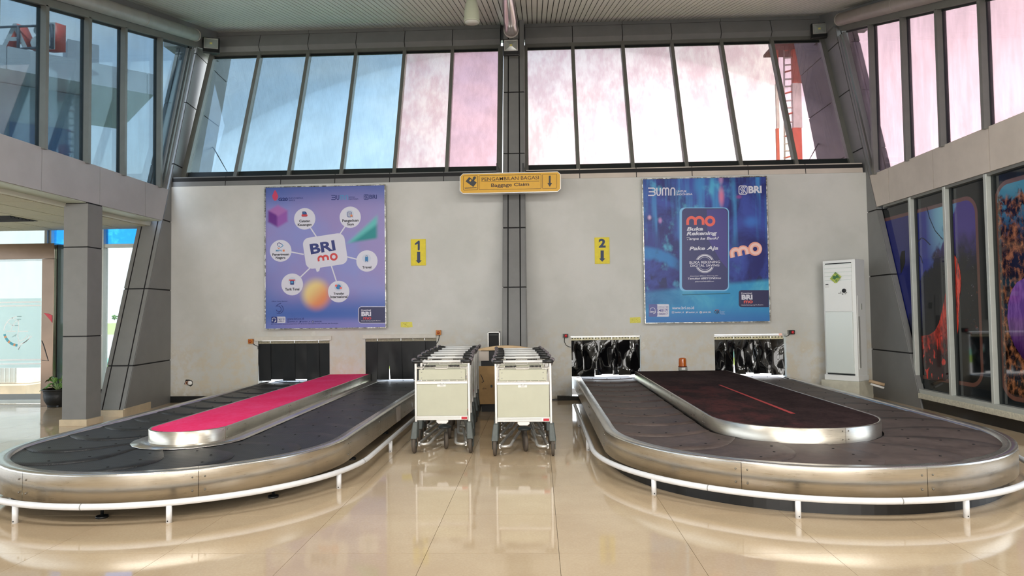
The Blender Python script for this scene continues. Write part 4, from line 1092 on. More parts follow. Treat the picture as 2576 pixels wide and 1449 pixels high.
M_or = mat('orange_box', rgb(196, 122, 44), .45, 0, .5, .1, 30); M_rd = mat('red_button', rgb(206, 34, 44), .3); M_odd = mat('rust_button', rgb(176, 84, 34), .4)
button('orange push button box left of the first strip curtain', 633, 858.5, 12, M_or, False, M_odd, [(637, 865), (641, 868), (645, 870), (649, 871), (649, 878)])
button('orange push button box above the left trolley row', 1104, 836.5, 12.5, M_or, False, M_odd, [(1105, 843), (1104, 852), (1102, 858), (1098, 864)])
button('dark push button box with red button between the right trolley row and third curtain', 1423, 844.5, 12, M_black, True, M_rd, [(1420, 850), (1420, 860), (1424, 868), (1430, 872), (1436, 873)], 9)
button('dark push button box with red button right of the fourth strip curtain', 1990, 835.5, 13, M_black, True, M_rd, [(1986, 841), (1983, 844), (1978, 846), (1972, 845)], 10)

# ------------------------------------------------------------------ amber beacon on the right island
p = onZ(1717, 932, .487)
t = thing('warning_beacon', 'amber warning beacon standing on the brown island by the wall', 'beacon', (p.x, p.y, .487))
def amber():
    m, T, b = base('amber_plastic'); b.inputs['Base Color'].default_value = rgb(226, 112, 12); b.inputs['Roughness'].default_value = .12
    b.inputs['Transmission Weight'].default_value = .35; b.inputs['Coat Weight'].default_value = .5; return m
M_amb = amber()
obj('base', MB().box(p.x-.072, p.x+.072, p.y-.06, p.y+.06, .487, .552, .006), M_alu, t)
obj('rating_plate', MB().box(p.x-.028, p.x+.036, p.y-.0625, p.y-.06, .503, .545), M_white, t)
obj('dome', MB().lathe([(.076, .552), (.078, .560), (.070, .575), (.068, .690), (.060, .706), (.034, .716), (0, .718)], (p.x, p.y, 0), 28), M_amb, t)
obj('dome_ring', MB().lathe([(.079, .553), (.080, .566), (.074, .570)], (p.x, p.y, 0), 28), mat('dark_amber', rgb(120, 44, 8), .3), t)

# ------------------------------------------------------------------ number signs
M_yel = mat('yellow_plate', rgb(226, 206, 28), .45, 0, .4, .05, 20); M_navy = mat('navy_ink', rgb(18, 44, 84), .5)
def numsign(label, x0, y0, x1, y1, dig, ink, arrow):
    c = onY((x0+x1)/2, (y0+y1)/2, D); t = thing('number_sign', label, 'sign', (c.x, D, c.z))
    obj('plate', bx(x0, x1, y0, y1, D-.012, D-.001, .002), M_yel, t)
    Ys = D-.0135
    if dig == '1':
        mb = MB(); 
        X = lambda a, b_: (1020+a/16.1, 590+b_/16.1)
        mb.poly([onY(*X(*q), Ys) for q in ((498, 610), (498, 372), (430, 410), (395, 415), (372, 385), (385, 360), (520, 250), (545, 242), (572, 258), (578, 300), (578, 600), (570, 630), (540, 645), (508, 636))], .001); obj('numeral', mb, M_navy, t)
    else: lettering(dig, ink, Ys, M_navy, t, .045, name='numeral')
    mb = MB(); a = arrow
    mb.poly([onY(x, y, Ys) for x, y in ((a[0], a[2]), (a[1], a[2]), (a[1], a[3]), (a[5], a[3]), ((a[0]+a[1])/2, a[6]), (a[4], a[3]), (a[0], a[3]))], .001); obj('arrow', mb, M_navy, t)
numsign('yellow sign with number 1 and down arrow, right of the left poster', 1033.5, 601.5, 1071, 668, '1', None, (1049.2, 1057, 633.5, 655, 1045.8, 1061, 663))
numsign('yellow sign with number 2 and down arrow, left of the right poster', 1496, 597, 1533.5, 663.5, '2', (1506, 600.5, 1523.5, 623), (1510.8, 1519, 630, 650, 1507, 1523, 658.5))

# ------------------------------------------------------------------ baggage claim sign
YS = 11.72
c = onY(1283, 461, YS); t = thing('baggage_claim_sign', 'yellow baggage claim sign box fixed in front of the middle column', 'sign', (c.x, YS, c.z))
M_sy = mat('sign_yellow', rgb(222, 168, 34), .4, 0, .5, .03, 8); M_ink = mat('sign_ink', rgb(48, 20, 18), .5); M_ink2 = mat('sign_icon_ink', rgb(48, 50, 54), .5)
TL, TR, BR, BL = (1157.5, 437.5), (1410, 432), (1410, 482), (1157.5, 487)
def sgn(u, v): return (TL[0]+(TR[0]-TL[0])*u, TL[1]+(TR[1]-TL[1])*u+(BL[1]-TL[1])*v)
def oct_(e): return [(.028, -e), (.972, -e), (1+e*.2, .14), (1+e*.2, .86), (.972, 1+e), (.028, 1+e), (-e*.2, .86), (-e*.2, .14)]
obj('sign_box', MB().poly([onY(*sgn(u, v), YS) for u, v in oct_(.02)], .16), M_tal, t)
obj('sign_face', MB().poly([onY(*sgn(u, v), YS-.004) for u, v in oct_(-.02)], .003), M_sy, t)
def fr(mb, x0, y0, x1, y1, w_, tilt):
    stroke(mb, [(x, y-tilt*(x-x0)) for x, y in rrect(x0, y0, x1, y1, 1.5, 2)], w_, YS-.0055, .001, True)
mb = MB(); fr(mb, 1165.8, 442.2, 1201.6, 478.2, .9, .019); fr(mb, 1205.3, 441.6, 1361, 477.4, .9, .019); fr(mb, 1364.5, 438.6, 1400.6, 474.2, .8, .019)
stroke(mb, [(1210.5, 456.8), (1357, 455.2)], .9, YS-.0055); obj('sign_frames', mb, M_ink, t)
lettering('PENGAMBILAN BAGASI', (1211.6, 444.4, 1355.4, 453.2), YS-.0055, M_ink, t, .004, rot=.012)
lettering('Baggage Claim', (1235.6, 460.2, 1331, 471.6), YS-.0055, M_ink, t, .016, rot=.012)
mb = MB(); q8 = lambda a, b_: (1140+a/8.587, 380+b_/8.587)
mb.poly([onY(*q8(*q), YS-.0055) for q in ((268, 655), (345, 560), (508, 682), (435, 775))], .001)
mb.poly([onY(*q8(*q), YS-.0062) for q in ((425, 585), (432, 560), (462, 549), (488, 556), (492, 585), (470, 610), (452, 640), (420, 620))], .001)
obj('suitcase_icon', mb, M_ink2, t)
obj('icon_tag', MB().poly([onY(*q8(*q), YS-.0068) for q in ((345, 640), (370, 610), (392, 612), (390, 640), (370, 662))], .001), M_sy, t)
mb = MB(); stroke(mb, [q8(250, 803), q8(505, 794)], 1.3, YS-.0055)
for k in range(13): stroke(mb, [q8(255+k*20, 800-k*.6), q8(255+k*20, 784-k*.6)], .7, YS-.0055)
obj('conveyor_icon', mb, M_ink2, t)
mb = MB(); mb.poly([onY(*q8(*q), YS-.0055) for q in ((2066, 532), (2106, 532), (2106, 688), (2138, 688), (2087, 774), (2035, 688), (2066, 688))], .001); obj('arrow_icon', mb, M_ink2, t)
for x in (1251, 1316):
    a = onY(x-2.2, 436, YS+.06); b_ = onY(x+2.2, 411, YS+.06); obj('bracket', MB().box(a.x, b_.x, YS+.04, YS+.10, a.z-.02, b_.z), M_black, t)
    p0, p1 = onY(x+1, 415, YS+.07), onY(x+6, 436, YS+.3); obj('bracket_stay', MB().tube([p0, Vector((p1.x, YS+.34, p0.z-.05))], .012, 6), M_alu, t)

# ------------------------------------------------------------------ posters
YP = D-.115
def worn_frame():
    m, T, b = base('worn_chrome_frame'); n = T.noise(T.pos(), 13, 4, .7)
    setc(T, b.inputs['Base Color'], T.mix(rgb(120, 118, 112), rgb(206, 206, 202), n.ss(.42, .62))); b.inputs['Metallic'].default_value = .75
    setc(T, b.inputs['Roughness'], n*.4+.1); return m
M_wf = worn_frame()
def poster(label, q, printm):                          # q: TL,TR,BR,BL pixels of the print
    P = [onY(*p, YP) for p in q]; c = sum(P, Vector())/4
    x0, x1 = (P[0].x+P[3].x)/2, (P[1].x+P[2].x)/2; z1, z0 = (P[0].z+P[1].z)/2, (P[2].z+P[3].z)/2
    t = thing('advertising_poster', label, 'poster', (c.x, D, c.z))
    obj('light_box', MB().box(x0-.012, x1+.012, YP+.004, D-.001, z0-.012, z1+.012), M_alu_lt, t)
    e = .014
    for b in ((x0-e, x0+.004, z0-e, z1+e), (x1-.004, x1+e, z0-e, z1+e), (x0, x1, z1-.003, z1+e), (x0, x1, z0-e, z0+.003)):
        obj('frame_bar', MB().box(b[0], b[1], YP-.012, YP+.02, b[2], b[3], .002), M_wf, t)
    obj('print', MB().grid(lambda u, v: Vector((x0+(x1-x0)*u, YP, z0+(z1-z0)*v)), 1, 1, False, True), printm, t)
    return t
def shade_sheet(f):
    m, T, b = base('poster_print'); u, v, _ = T.xyz(T.uv()); c = f(T, u, v)
    setc(T, b.inputs['Base Color'], c); b.inputs['Roughness'].default_value = .38; b.inputs['Specular IOR Level'].default_value = .35; return m
# -- left poster
X1 = lambda x: (x-667.5)/300.0
Y1 = lambda y: 1-(y-470.5)/356.0
def blob(u, v, x, y, rx, ry, s=.5): return (((u-X1(x))*(300.0/rx)).pw(2.0)+((v-Y1(y))*(356.0/ry)).pw(2.0)).sqrt().ss(1+s, 1-s)
def pr1(T, u, v):
    n = T.noise(T.uv(), 1.6, 3, .5)
    c = T.mix(rgb(152, 140, 196), rgb(140, 146, 208), n.ss(.4, .6))
    c = T.mix(c, rgb(72, 98, 172), (v+(n-.5)*.1).ss(.80, 1.02)*.9)
    c = T.mix(c, rgb(72, 104, 182), v.ss(.30, .10)*(v-0).ss(.0, .08))
    c = T.mix(c, rgb(128, 126, 196), v.ss(.10, .0)*.8)
    c = T.mix(c, rgb(86, 116, 188), ((.22-u).mx(0.0)*3.2*v.ss(.55, .2)).cl())
    hx = (u-X1(698.5))*300.0; hy = (v-Y1(543.5))*356.0
    hexd = (hx.ab()).mx((hx*.5+hy*.866).ab()).mx((hx*.5-hy*.866).ab())
    face = T.mix(rgb(170, 112, 182), rgb(150, 92, 176), (hx*.5-hy*.866).ss(-4, 4)); face = T.mix(face, rgb(106, 50, 140), (hx*-1.0-1.0).ss(-4, 5)*(hy*-1.0-hx*.55+2.0).ss(-4, 5))
    c = T.mix(c, face, hexd.ss(29, 20))
    # teal tetrahedron: soft triangle
    a = (u-X1(880))*300.0; b = (v-Y1(611))*356.0
    tri = ((b+4.0+a*-.14).ss(-4, 7))*((a*.92-b+2.0).ss(-8, 9))*((67.0-a).ss(-7, 6))
    c = T.mix(c, T.mix(rgb(96, 190, 190), rgb(20, 138, 142), (a*.72-b).ss(-2, 14)), tri)
    c = T.mix(c, T.mix(rgb(232, 208, 140), rgb(226, 140, 96), ((u-X1(790))*4.5-(v-Y1(736))*5.5).ss(-.35, .7)), blob(u, v, 795, 742, 33, 35, .40))
    return c
t1 = poster('left wall poster with round icons around a white speech bubble', [(667.5, 471.5), (967.5, 466.5), (970.5, 823), (668.5, 827.5)], shade_sheet(pr1))
Yd = YP-.0015; Ye = YP-.003; Yf = YP-.0045
I_navy = mat('poster_navy', rgb(34, 48, 120), .45); I_text = mat('poster_black', rgb(30, 32, 46), .45); I_wh = mat('poster_white', rgb(216, 216, 230), .45)
I_red = mat('poster_red', rgb(206, 62, 66), .45); I_coral = mat('poster_coral', rgb(240, 104, 92), .45); I_blue = mat('poster_blue', rgb(36, 118, 176), .45); I_teal = mat('poster_teal', rgb(70, 150, 200), .45)
I_pink = mat('poster_crimson', rgb(206, 66, 104), .45); I_halo = mat('poster_halo', rgb(198, 206, 224), .45); I_or = mat('poster_orange', rgb(222, 132, 84), .45); I_shadow = mat('poster_soft_violet', rgb(128, 120, 180), .45)
def dk(px, py, r, Y, m, t, nm='icon_disc'): return obj(nm, disc(px, py, r, Y), m, t)
def pp(pts, Y, m, t, nm='icon_shape'): return obj(nm, pxpoly(pts, Y), m, t)
def st(lines, w_, Y, m, t, nm='icon_line', closed=False):
    mb = MB()
    for i_, l in enumerate(lines): stroke(mb, l, w_, Y-.00025*i_, .0008, closed)
    return obj(nm, mb, m, t)
cents = [(766.5, 550.5, 27.6), (881, 546.5, 27.4), (706, 631, 28), (923, 656.5, 27.3), (735, 715.5, 28), (852, 733.5, 27.5)]
st([[(781, 573), (797, 597)], [(868, 570), (855, 589)], [(733, 634), (764, 640)], [(873, 646), (897, 652)], [(756, 697), (781, 673)], [(832, 664), (846, 707)]], 3.2, YP-.0012, I_wh, t1, 'link_line')
for x, y, r in cents: dk(x, y, r, Yd, I_wh, t1, 'icon_disc')
pp([(764, 604)]+[(p[0], p[1]) for p in rrect(766, 592, 870, 670, 16, 6, .15)][:0]+[], Yd, I_wh, t1) if False else None
pp(rrect(765, 592, 871, 671, 17, 6, .15), YP-.002, I_wh, t1, 'speech_bubble')
pp([(791, 668), (808, 664), (803, 682), (797, 684)], YP-.0018, I_wh, t1, 'speech_bubble')
lettering('BRI', (780, 609, 843, 635), Ye, I_navy, t1, .035, rot=.15); 
def mo(x, y, R, w_, rot, Y, m, t, nm='lettering', gap=.55, ro=None):      # rounded m and o; (x, y) is the foot of the first stem
    c_, s_ = math.cos(rot), math.sin(rot); f = lambda a, b: (x+a*c_+b*s_, y-a*s_+b*c_)
    arch = lambda x0: [f(x0, 0), f(x0, -R*.9)]+[f(x0+R-R*math.cos(PI*k/12), -R*.95-R*math.sin(PI*k/12)) for k in range(13)]+[f(x0+2*R, -R*.9), f(x0+2*R, 0)]
    st([arch(0), arch(2*R)], w_, Y, m, t, nm)
    ro = ro or R*1.12; cx_, cy_ = f(4*R+w_*gap+w_*.5+ro+w_*.5, -R*.95)
    st([arc(cx_, cy_, ro, 0, 350, 30)], w_, Y, m, t, nm, True)
mo(802, 657.5, 6.0, 5.0, .15, Ye, I_red, t1, ro=7.2)
for s_, b in (('Catatan', (752.5, 552.6, 780, 559)), ('Keuangan', (748.8, 562, 784, 570)), ('Pengaduan', (861, 551.4, 902, 560)), ('Saya', (873, 560.8, 890.5, 569)), ('Penerimaan', (685.2, 637, 727, 643)),
              ('Negara', (693.8, 645, 718, 653)), ('Travel', (911.3, 669, 934, 675.6)), ('Tarik Tunai', (717.3, 724, 753, 730.6)), ('Transfer', (839, 735.5, 866, 741.5)), ('Internasional', (831.3, 743, 874, 749.6))):
    lettering(s_, b, Ye, I_text, t1, .03, rot=.008)
lettering('MPN', (694, 628, 709, 633), Ye, I_teal, t1, .02); pp(rrect(711, 628, 716, 633, 1), Ye, I_or, t1); 
# disc icons
pp([(760.5, 532), (768, 532), (771.5, 535.5), (771.5, 545), (760.5, 545)], Ye, I_navy, t1); pp(rrect(758.5, 539.5, 773.5, 544.5, 1.2), Yf, I_red, t1); st([[(762.5, 535), (767, 535)], [(762.5, 537.5), (769, 537.5)]], 1, Yf, I_teal, t1)
dk(880, 538, 10, YP-.0022, I_halo, t1); st([rrect(875, 533.5, 884, 545.5, 1)], 1.4, Ye, I_navy, t1, closed=True); st([[(877, 536.5), (882.5, 536.5)], [(877, 539), (882.5, 539)], [(877, 541.5), (881, 541.5)]], .8, Ye, I_text, t1); dk(884, 542.5, 3, Yf, I_or, t1); st([[(886, 544.5), (888, 546.5)]], 1.2, Yf, I_navy, t1)
st([[(698, 618), (698, 612.5), (702, 610.5), (709, 614.5)]], 1.6, Ye, I_navy, t1); st([[(709, 614.5), (712.5, 618)], [(712.5, 618), (705, 623)]], 1.6, Ye, I_teal, t1); st([[(705, 623), (700.5, 625.5), (698.5, 622)]], 1.6, Ye, I_or, t1); st([[(699, 619.5), (704, 618)], [(700, 621), (705, 620)]], .9, Ye, I_blue, t1)
dk(922, 650, 11, YP-.0022, I_halo, t1); pp(rrect(918.3, 646, 926, 657.5, 1.2), Ye, I_blue, t1); st([[(920, 646), (920, 643.6), (924.3, 643.6), (924.3, 646)]], 1, Ye, I_text, t1); st([[(919.8, 657), (919.8, 659)], [(924.6, 657), (924.6, 659)]], 1, Ye, I_navy, t1)
dk(735, 707, 10, YP-.0022, I_halo, t1); pp(rrect(727, 703.2, 742.5, 706, 1), Yf, I_red, t1); pp([(730, 705), (739.5, 705), (739.5, 716), (730, 716)], Ye, I_navy, t1); dk(734.8, 710, 3, Yf, I_teal, t1)
dk(851.5, 722, 10.5, YP-.0022, I_halo, t1); dk(851.5, 721.8, 6.4, Ye, I_blue, t1); dk(845.5, 718.5, 2.9, Yf, I_coral, t1); dk(857.3, 724.5, 2.9, Yf, I_coral, t1); st([[(845.5, 721.8), (857.5, 721.8)], [(851.5, 715.5), (851.5, 728)]], .5, Yf, I_teal, t1)
# top logos
pp([(692, 477.5), (695.5, 483), (697.5, 488.5), (700, 493), (698, 500), (694.5, 504.5), (690, 504.8), (686.5, 500), (684.6, 492), (687, 488), (688.6, 483)], Ye, I_pink, t1, 'logo_leaf')
lettering('G20', (700.3, 497, 724, 506), Ye, I_navy, t1, .05); lettering('INDONESIA', (726, 496.4, 762.5, 500.4), Ye, I_navy, t1, .004); lettering('2022', (726, 502, 742, 506), Ye, I_navy, t1, .008)
def bumn(x0, x1, y0, y1, m1, m2, t, w_):
    s = (x1-x0)/43.0; h = y1-y0; f = lambda a, b_: (x0+a*s, y0+b_*h)
    st([[f(0, .08), f(9, .08), f(11, .2), f(11, .38), f(9, .5), f(1, .5)], [f(9, .5), f(11, .62), f(11, .82), f(9, .93), f(0, .93)]], w_, Ye, m1, t, 'lettering')
    st([[f(14, .05), f(14, .7), f(15.5, .92), f(18, .92), f(19.5, .7), f(19.5, .05)]], w_, Ye, m1, t, 'lettering')
    st([[f(23, .95), f(23, .25), f(24.5, .07), f(26.5, .07), f(28, .25), f(28, .95)], [f(28, .25), f(29.5, .07), f(31.5, .07), f(33, .25), f(33, .95)]], w_, Ye, m2, t, 'lettering')
    st([[f(36.5, .95), f(36.5, .25), f(38, .07), f(41, .07), f(42.5, .25), f(42.5, .95)]], w_, Ye, m2, t, 'lettering')
bumn(833.5, 875.5, 490.5, 503, I_navy, I_teal, t1, 1.7); lettering('UNTUK', (877.3, 494.6, 893, 497.6), Ye, I_navy, t1, .01); lettering('INDONESIA', (877.3, 499, 901.5, 502.4), Ye, I_navy, t1, .01)
def bri_logo(x0, y0, x1, y1, m, t, w_):
    st([rrect(x0, y0, x1, y1, (x1-x0)*.2)], w_, Ye, m, t, 'logo_square', True); wd, h = x1-x0, y1-y0; f = lambda a, b_: (x0+a*wd, y0+b_*h)
    st([[f(.42, .06), f(.14, .42), f(.42, .62), f(.22, .95)], [f(.62, .06), f(.36, .42), f(.62, .62), f(.44, .95)], [f(.84, .08), f(.58, .42), f(.90, .92)]], w_, Ye, m, t, 'logo_square')
bri_logo(915.5, 489.3, 927, 502, I_navy, t1, 1.2); lettering('BRI', (929, 489.8, 948, 500.2), Ye, I_navy, t1, .03)
# bottom band
lettering('Official Titling Sponsor', (683, 756.6, 723.5, 759.8), Ye, I_navy, t1, .004)
st([[(694, 771), (698, 767), (702, 764.4), (707, 762.5)], arc(699, 778, 8.2, 110, -80, 16), arc(701.5, 777.5, 11, 60, -120, 16), arc(701, 777, 6.5, 200, 300, 8)], 1.5, Ye, I_navy, t1, 'logo_swirl')
def contact(x0, y0, x1, y1, xm_, ma, mb_, mt, t):
    pp(rrect(x0, y0, x1, y1, 2.2), Yd, mb_, t, 'contact_box'); pp(rrect(x0, y0, xm_+1.5, y1, 2.2), YP-.0022, ma, t, 'contact_box')
    cx_, cy_ = (x0+xm_)/2, (y0+y1)/2; r = (xm_-x0)*.32
    st([arc(cx_, cy_-.5, r, 10, 170, 10)], 1.1, Ye, I_wh, t, 'headset_icon'); st([[(cx_-r, cy_), (cx_-r, cy_+r*.9)], [(cx_+r, cy_), (cx_+r, cy_+r*.9)], [(cx_+r, cy_+r*.9), (cx_+r*.2, cy_+r*1.35)]], 1.8, Ye, I_wh, t, 'headset_icon')
    h = y1-y0; a = xm_+2.5; b_ = x1-2
    lettering('CONTACT BRI', (a, y0+h*.16, b_, y0+h*.28), Ye, mt, t, 0); lettering('14017/', (a, y0+h*.38, b_, y0+h*.62), Ye, mt, t, .02); lettering('1500017', (a, y0+h*.68, b_-1, y0+h*.86), Ye, mt, t, .015)
    st([[(a, y0+h*.33), (b_, y0+h*.33)]], .5, Ye, mt, t)
contact(682.5, 796.5, 718, 812.5, 696, I_navy, I_wh, I_navy, t1)
lettering('www.bri.co.id', (722.3, 799, 764, 804.6), Ye, I_navy, t1, .012)
def social(t, xs_, y, m, y0, y1):
    (i1, a1, b1), (i2, a2, b2), (i3, a3, b3) = xs_
    st([rrect(i1-2.6, y-2.6, i1+2.6, y+2.6, 1)], .7, Ye, m, t, 'camera_icon', True); st([arc(i1, y, 1.2, 0, 350, 8)], .6, Ye, m, t, 'camera_icon')
    pp([(i2-2.8, y+1.6), (i2-1.2, y-.4), (i2-2.6, y-2.2), (i2+.2, y-1.2), (i2+1.6, y-2.2), (i2+3, y-1.4), (i2+2, y+.8), (i2, y+2.4)], Ye, m, t, 'bird_icon')
    dk(i3, y, 3, Ye, m, t, 'letter_f_icon'); lettering('f', (i3-.9, y-2, i3+1.2, y+2.6), Yf, I_navy if m is I_wh else I_wh, t, .03)
    lettering('bankbri_id', (a1, y0, b1, y1), Ye, m, t, .008); lettering('bankbri_id', (a2, y0, b2, y1), Ye, m, t, .008); lettering('BANK BRI', (a3, y0, b3, y1-.7), Ye, m, t, .012)
social(t1, ((725, 729, 748), (755.5, 760, 780), (787, 791.5, 809)), 809, I_navy, 807, 811.2)
lettering('BRI merupakan peserta penjaminan LPS & berizin dan diawasi oleh Otoritas Jasa Keuangan', (682, 812.9, 850.5, 816.4), Ye, I_navy, t1, .004)
def download(t, x0, y0, x1, y1, wbox, mbox, mline):
    if mline: pp(rrect(x0-1, y0-1, x1+6, y1+1, 5)[:0] or [(x1, y0-1), (x0+6, y0-1), (x0+2, y0+1), (x0-1, y0+6), (x0-1, y1-6), (x0+2, y1-1), (x0+6, y1+1), (x1, y1+1)], Yd, mline, t, 'download_box')
    pp([(x1, y0+.4), (x0+6, y0+.4), (x0+2.6, y0+2), (x0+.5, y0+6), (x0+.5, y1-6), (x0+2.6, y1-2), (x0+6, y1-.4), (x1, y1-.4)], YP-.0022, mbox, t, 'download_box')
I_box = mat('poster_box_navy', rgb(44, 48, 92), .45)
download(t1, 902, 771.8, 968.5, 812.6, 0, I_box, I_wh)
lettering('Download', (909, 778, 933, 782.4), Ye, I_wh, t1, .012); lettering('BRI', (909, 784, 933.4, 795.4), Ye, I_wh, t1, .05); lettering('mo', (914, 797.6, 934, 804), Ye, I_red, t1, .02)
lettering('Mobile Banking yang Pas Buatmu', (909, 805.6, 957, 808.8), Ye, I_wh, t1, .006)
# -- right poster
def pr2(T, u, v):
    X2 = lambda x: (x-1619.5)/312.0
    Y2 = lambda y: 1-(y-447.5)/363.0
    col = T.noise(T.scale(T.uv(), 7, .6, 1), 1.6, 3, .5); n = T.noise(T.scale(T.uv(), 2.2, 2.2, 1), 1.5, 5, .6, .6); f = T.noise(T.scale(T.uv(), 5, 4, 1), 1.5, 4, .55)
    c = T.mix(rgb(30, 36, 112), rgb(58, 78, 168), n.ss(.38, .62))
    c = T.mix(c, rgb(64, 140, 206), col.ss(.46, .66)*v.ss(.40, .70)*.9)
    c = T.mix(c, rgb(92, 190, 224), f.ss(.54, .72)*(.85-u).ss(0, .3)*.75)
    sw = ((v*26.0+u*u*34.0+n*3.0).sin()).ss(.1, .9)
    c = T.mix(c, rgb(44, 132, 200), sw*u.ss(.34, .2)*v.ss(.30, .4)*v.ss(.66, .54)*.85)
    c = T.mix(c, rgb(24, 30, 70), f.ss(.46, .36)*v.ss(.62, .3)*v.ss(.20, .28)*.75)
    g = lambda x, y, rx, ry, s_=.8: (((u-X2(x))*(312.0/rx)).pw(2.0)+((v-Y2(y))*(363.0/ry)).pw(2.0)).sqrt().ss(1+s_, 1-s_)
    for x, y, rx, ry, cc in ((1818, 495, 6, 20, rgb(236, 130, 160)), (1818, 452, 5, 10, rgb(190, 140, 190)), (1635, 545, 4, 5, rgb(226, 190, 220)), (1662, 553, 4, 6, rgb(210, 150, 210)), (1795, 470, 6, 24, rgb(80, 180, 220)), (1762, 465, 12, 22, rgb(60, 140, 206)), (1862, 497, 6, 4, rgb(150, 70, 150)), (1892, 560, 16, 12, rgb(60, 120, 206))):
        c = T.mix(c, cc, g(x, y, rx, ry)*.8)
    tb = T.mix(rgb(52, 150, 204), rgb(96, 188, 214), n.ss(.4, .7)*v.ss(0, .2)); tb = T.mix(tb, rgb(58, 112, 186), v.ss(.14, .0)*.8)
    c = T.mix(c, tb, (v-u*.07).ss(.235, .195)*(.4+u*1.2).cl()); c = T.mix(c, tb, v.ss(.14, .08))
    return c
t2 = poster('right wall poster with a glowing phone on a blue background', [(1619.5, 450.5), (1929, 445), (1934.5, 808.5), (1621, 812)], shade_sheet(pr2))
I_glow = mat('poster_phone_edge', rgb(126, 190, 234), .4); I_phone = mat('poster_phone', rgb(46, 50, 108), .4); I_ph2 = mat('poster_phone_light', rgb(66, 60, 140), .4); I_shd = mat('poster_table_shade', rgb(24, 110, 140), .45)
I_bk1 = mat('poster_bokeh', rgb(240, 168, 150), .45); I_bk2 = mat('poster_bokeh_inner', rgb(248, 206, 200), .45)
pp([(1716, 740), (1836, 737), (1838, 739), (1717, 743)], Yd, I_shd, t2, 'phone_shade')
pp(rrect(1709.5, 522, 1834, 732.5, 12), Yd, I_glow, t2, 'phone_edge'); pp(rrect(1715.5, 524, 1831.5, 729.5, 11), YP-.0022, I_phone, t2, 'phone_screen')
pp([(1778, 527), (1822, 525.5), (1829, 532), (1829.5, 676), (1812, 655), (1780, 600)], YP-.0026, I_ph2, t2, 'phone_screen')
mo(1730, 566, 9.7, 6.8, .01, Ye, I_coral, t2, gap=.1, ro=9.9)
for s_, b, bo in (('Buka', (1727.5, 571, 1769, 580.4), .035), ('Rekening', (1727, 582, 1804, 594.4), .035), ('Tanpa ke Bank?', (1727, 596.4, 1808.5, 605), .025), ('Pake Aja', (1734, 619.6, 1807, 632), .03),
                  ('Download BRImo Sekarang dan', (1736, 692.6, 1806.5, 696.2), .006), ('Temukan #BEYONDmo', (1730, 697.4, 1814, 703), .02), ('#SemuaPakeBRImo', (1748, 706.4, 1796, 709.8), .01)):
    lettering(s_, b, Ye, I_wh, t2, bo, .22, .006)
st([arc(1773, 663, 20.5, 28, 152, 14), arc(1773, 663, 20.5, 208, 332, 14)], 3.2, Ye, I_wh, t2, 'ring_logo'); st([arc(1773, 663, 23.6, 24, 156, 14), arc(1773, 663, 23.6, 204, 336, 14), arc(1773, 663, 16, 36, 144, 10), arc(1773, 663, 16, 216, 324, 10)], .8, Ye, I_wh, t2, 'ring_logo')
lettering('BUKA REKENING', (1734.5, 656.6, 1811.5, 663), Ye, I_wh, t2, .015, rot=.006); lettering('DIGITAL SAVING', (1737, 664.6, 1809.5, 671), Ye, I_wh, t2, .015, rot=.006)
bumn(1630.5, 1698, 471.5, 493, I_wh, I_wh, t2, 3.0); lettering('UNTUK', (1702, 478.6, 1727.5, 484), Ye, I_wh, t2, .015); lettering('INDONESIA', (1702, 486.4, 1742, 491.2), Ye, I_wh, t2, .015)
bri_logo(1859, 467.6, 1879.5, 488.6, I_wh, t2, 2.0); lettering('BRI', (1882.6, 467.6, 1916, 486), Ye, I_wh, t2, .045, rot=.01)
mo(1843.5, 648, 9.6, 12, .22, Yd, I_bk1, t2, 'bokeh_letter', -.2, 11.5)
mo(1843.5, 648, 9.6, 6, .22, YP-.0022, I_bk2, t2, 'bokeh_letter', .8, 11.5)
I_box2 = mat('poster_box_deep', rgb(36, 36, 84), .45); download(t2, 1858, 729.5, 1934, 773, 0, I_box2, None)
lettering('Download', (1865, 735.4, 1891.5, 739.8), Ye, I_wh, t2, .012); lettering('BRI', (1865.4, 741.4, 1893, 753.6), Ye, I_wh, t2, .05); lettering('mo', (1871, 756, 1893.6, 763), Ye, I_coral, t2, .02)
lettering('Mobile Banking yang Pas Buatmu', (1865.4, 765.8, 1920, 769), Ye, I_wh, t2, .006)
contact(1632, 765.3, 1683, 796.6, 1652, mat('poster_violet', rgb(92, 98, 160), .45), I_wh, I_ph2, t2); lettering('BRI', (1638, 782.2, 1646, 786.4), Ye, I_wh, t2, .02)
lettering('www.bri.co.id', (1690.6, 770.4, 1746, 778), Ye, I_wh, t2, .012); social(t2, ((1693, 1698, 1720), (1727.5, 1732.5, 1755), (1763, 1768, 1788)), 785.6, I_wh, 783.4, 788)
lettering('OJK', (1797.5, 780.6, 1810.5, 790.6), Ye, I_text, t2, .02); st([arc(1804, 786, 7, 40, 140, 6)], 1, Ye, I_red, t2, 'logo_arc'); st([[(1812, 781), (1812, 790)], [(1814, 784), (1823, 784)], [(1814, 787), (1822, 787)], [(1814, 790), (1824, 790)]], .5, Ye, I_wh, t2, 'logo_lines')

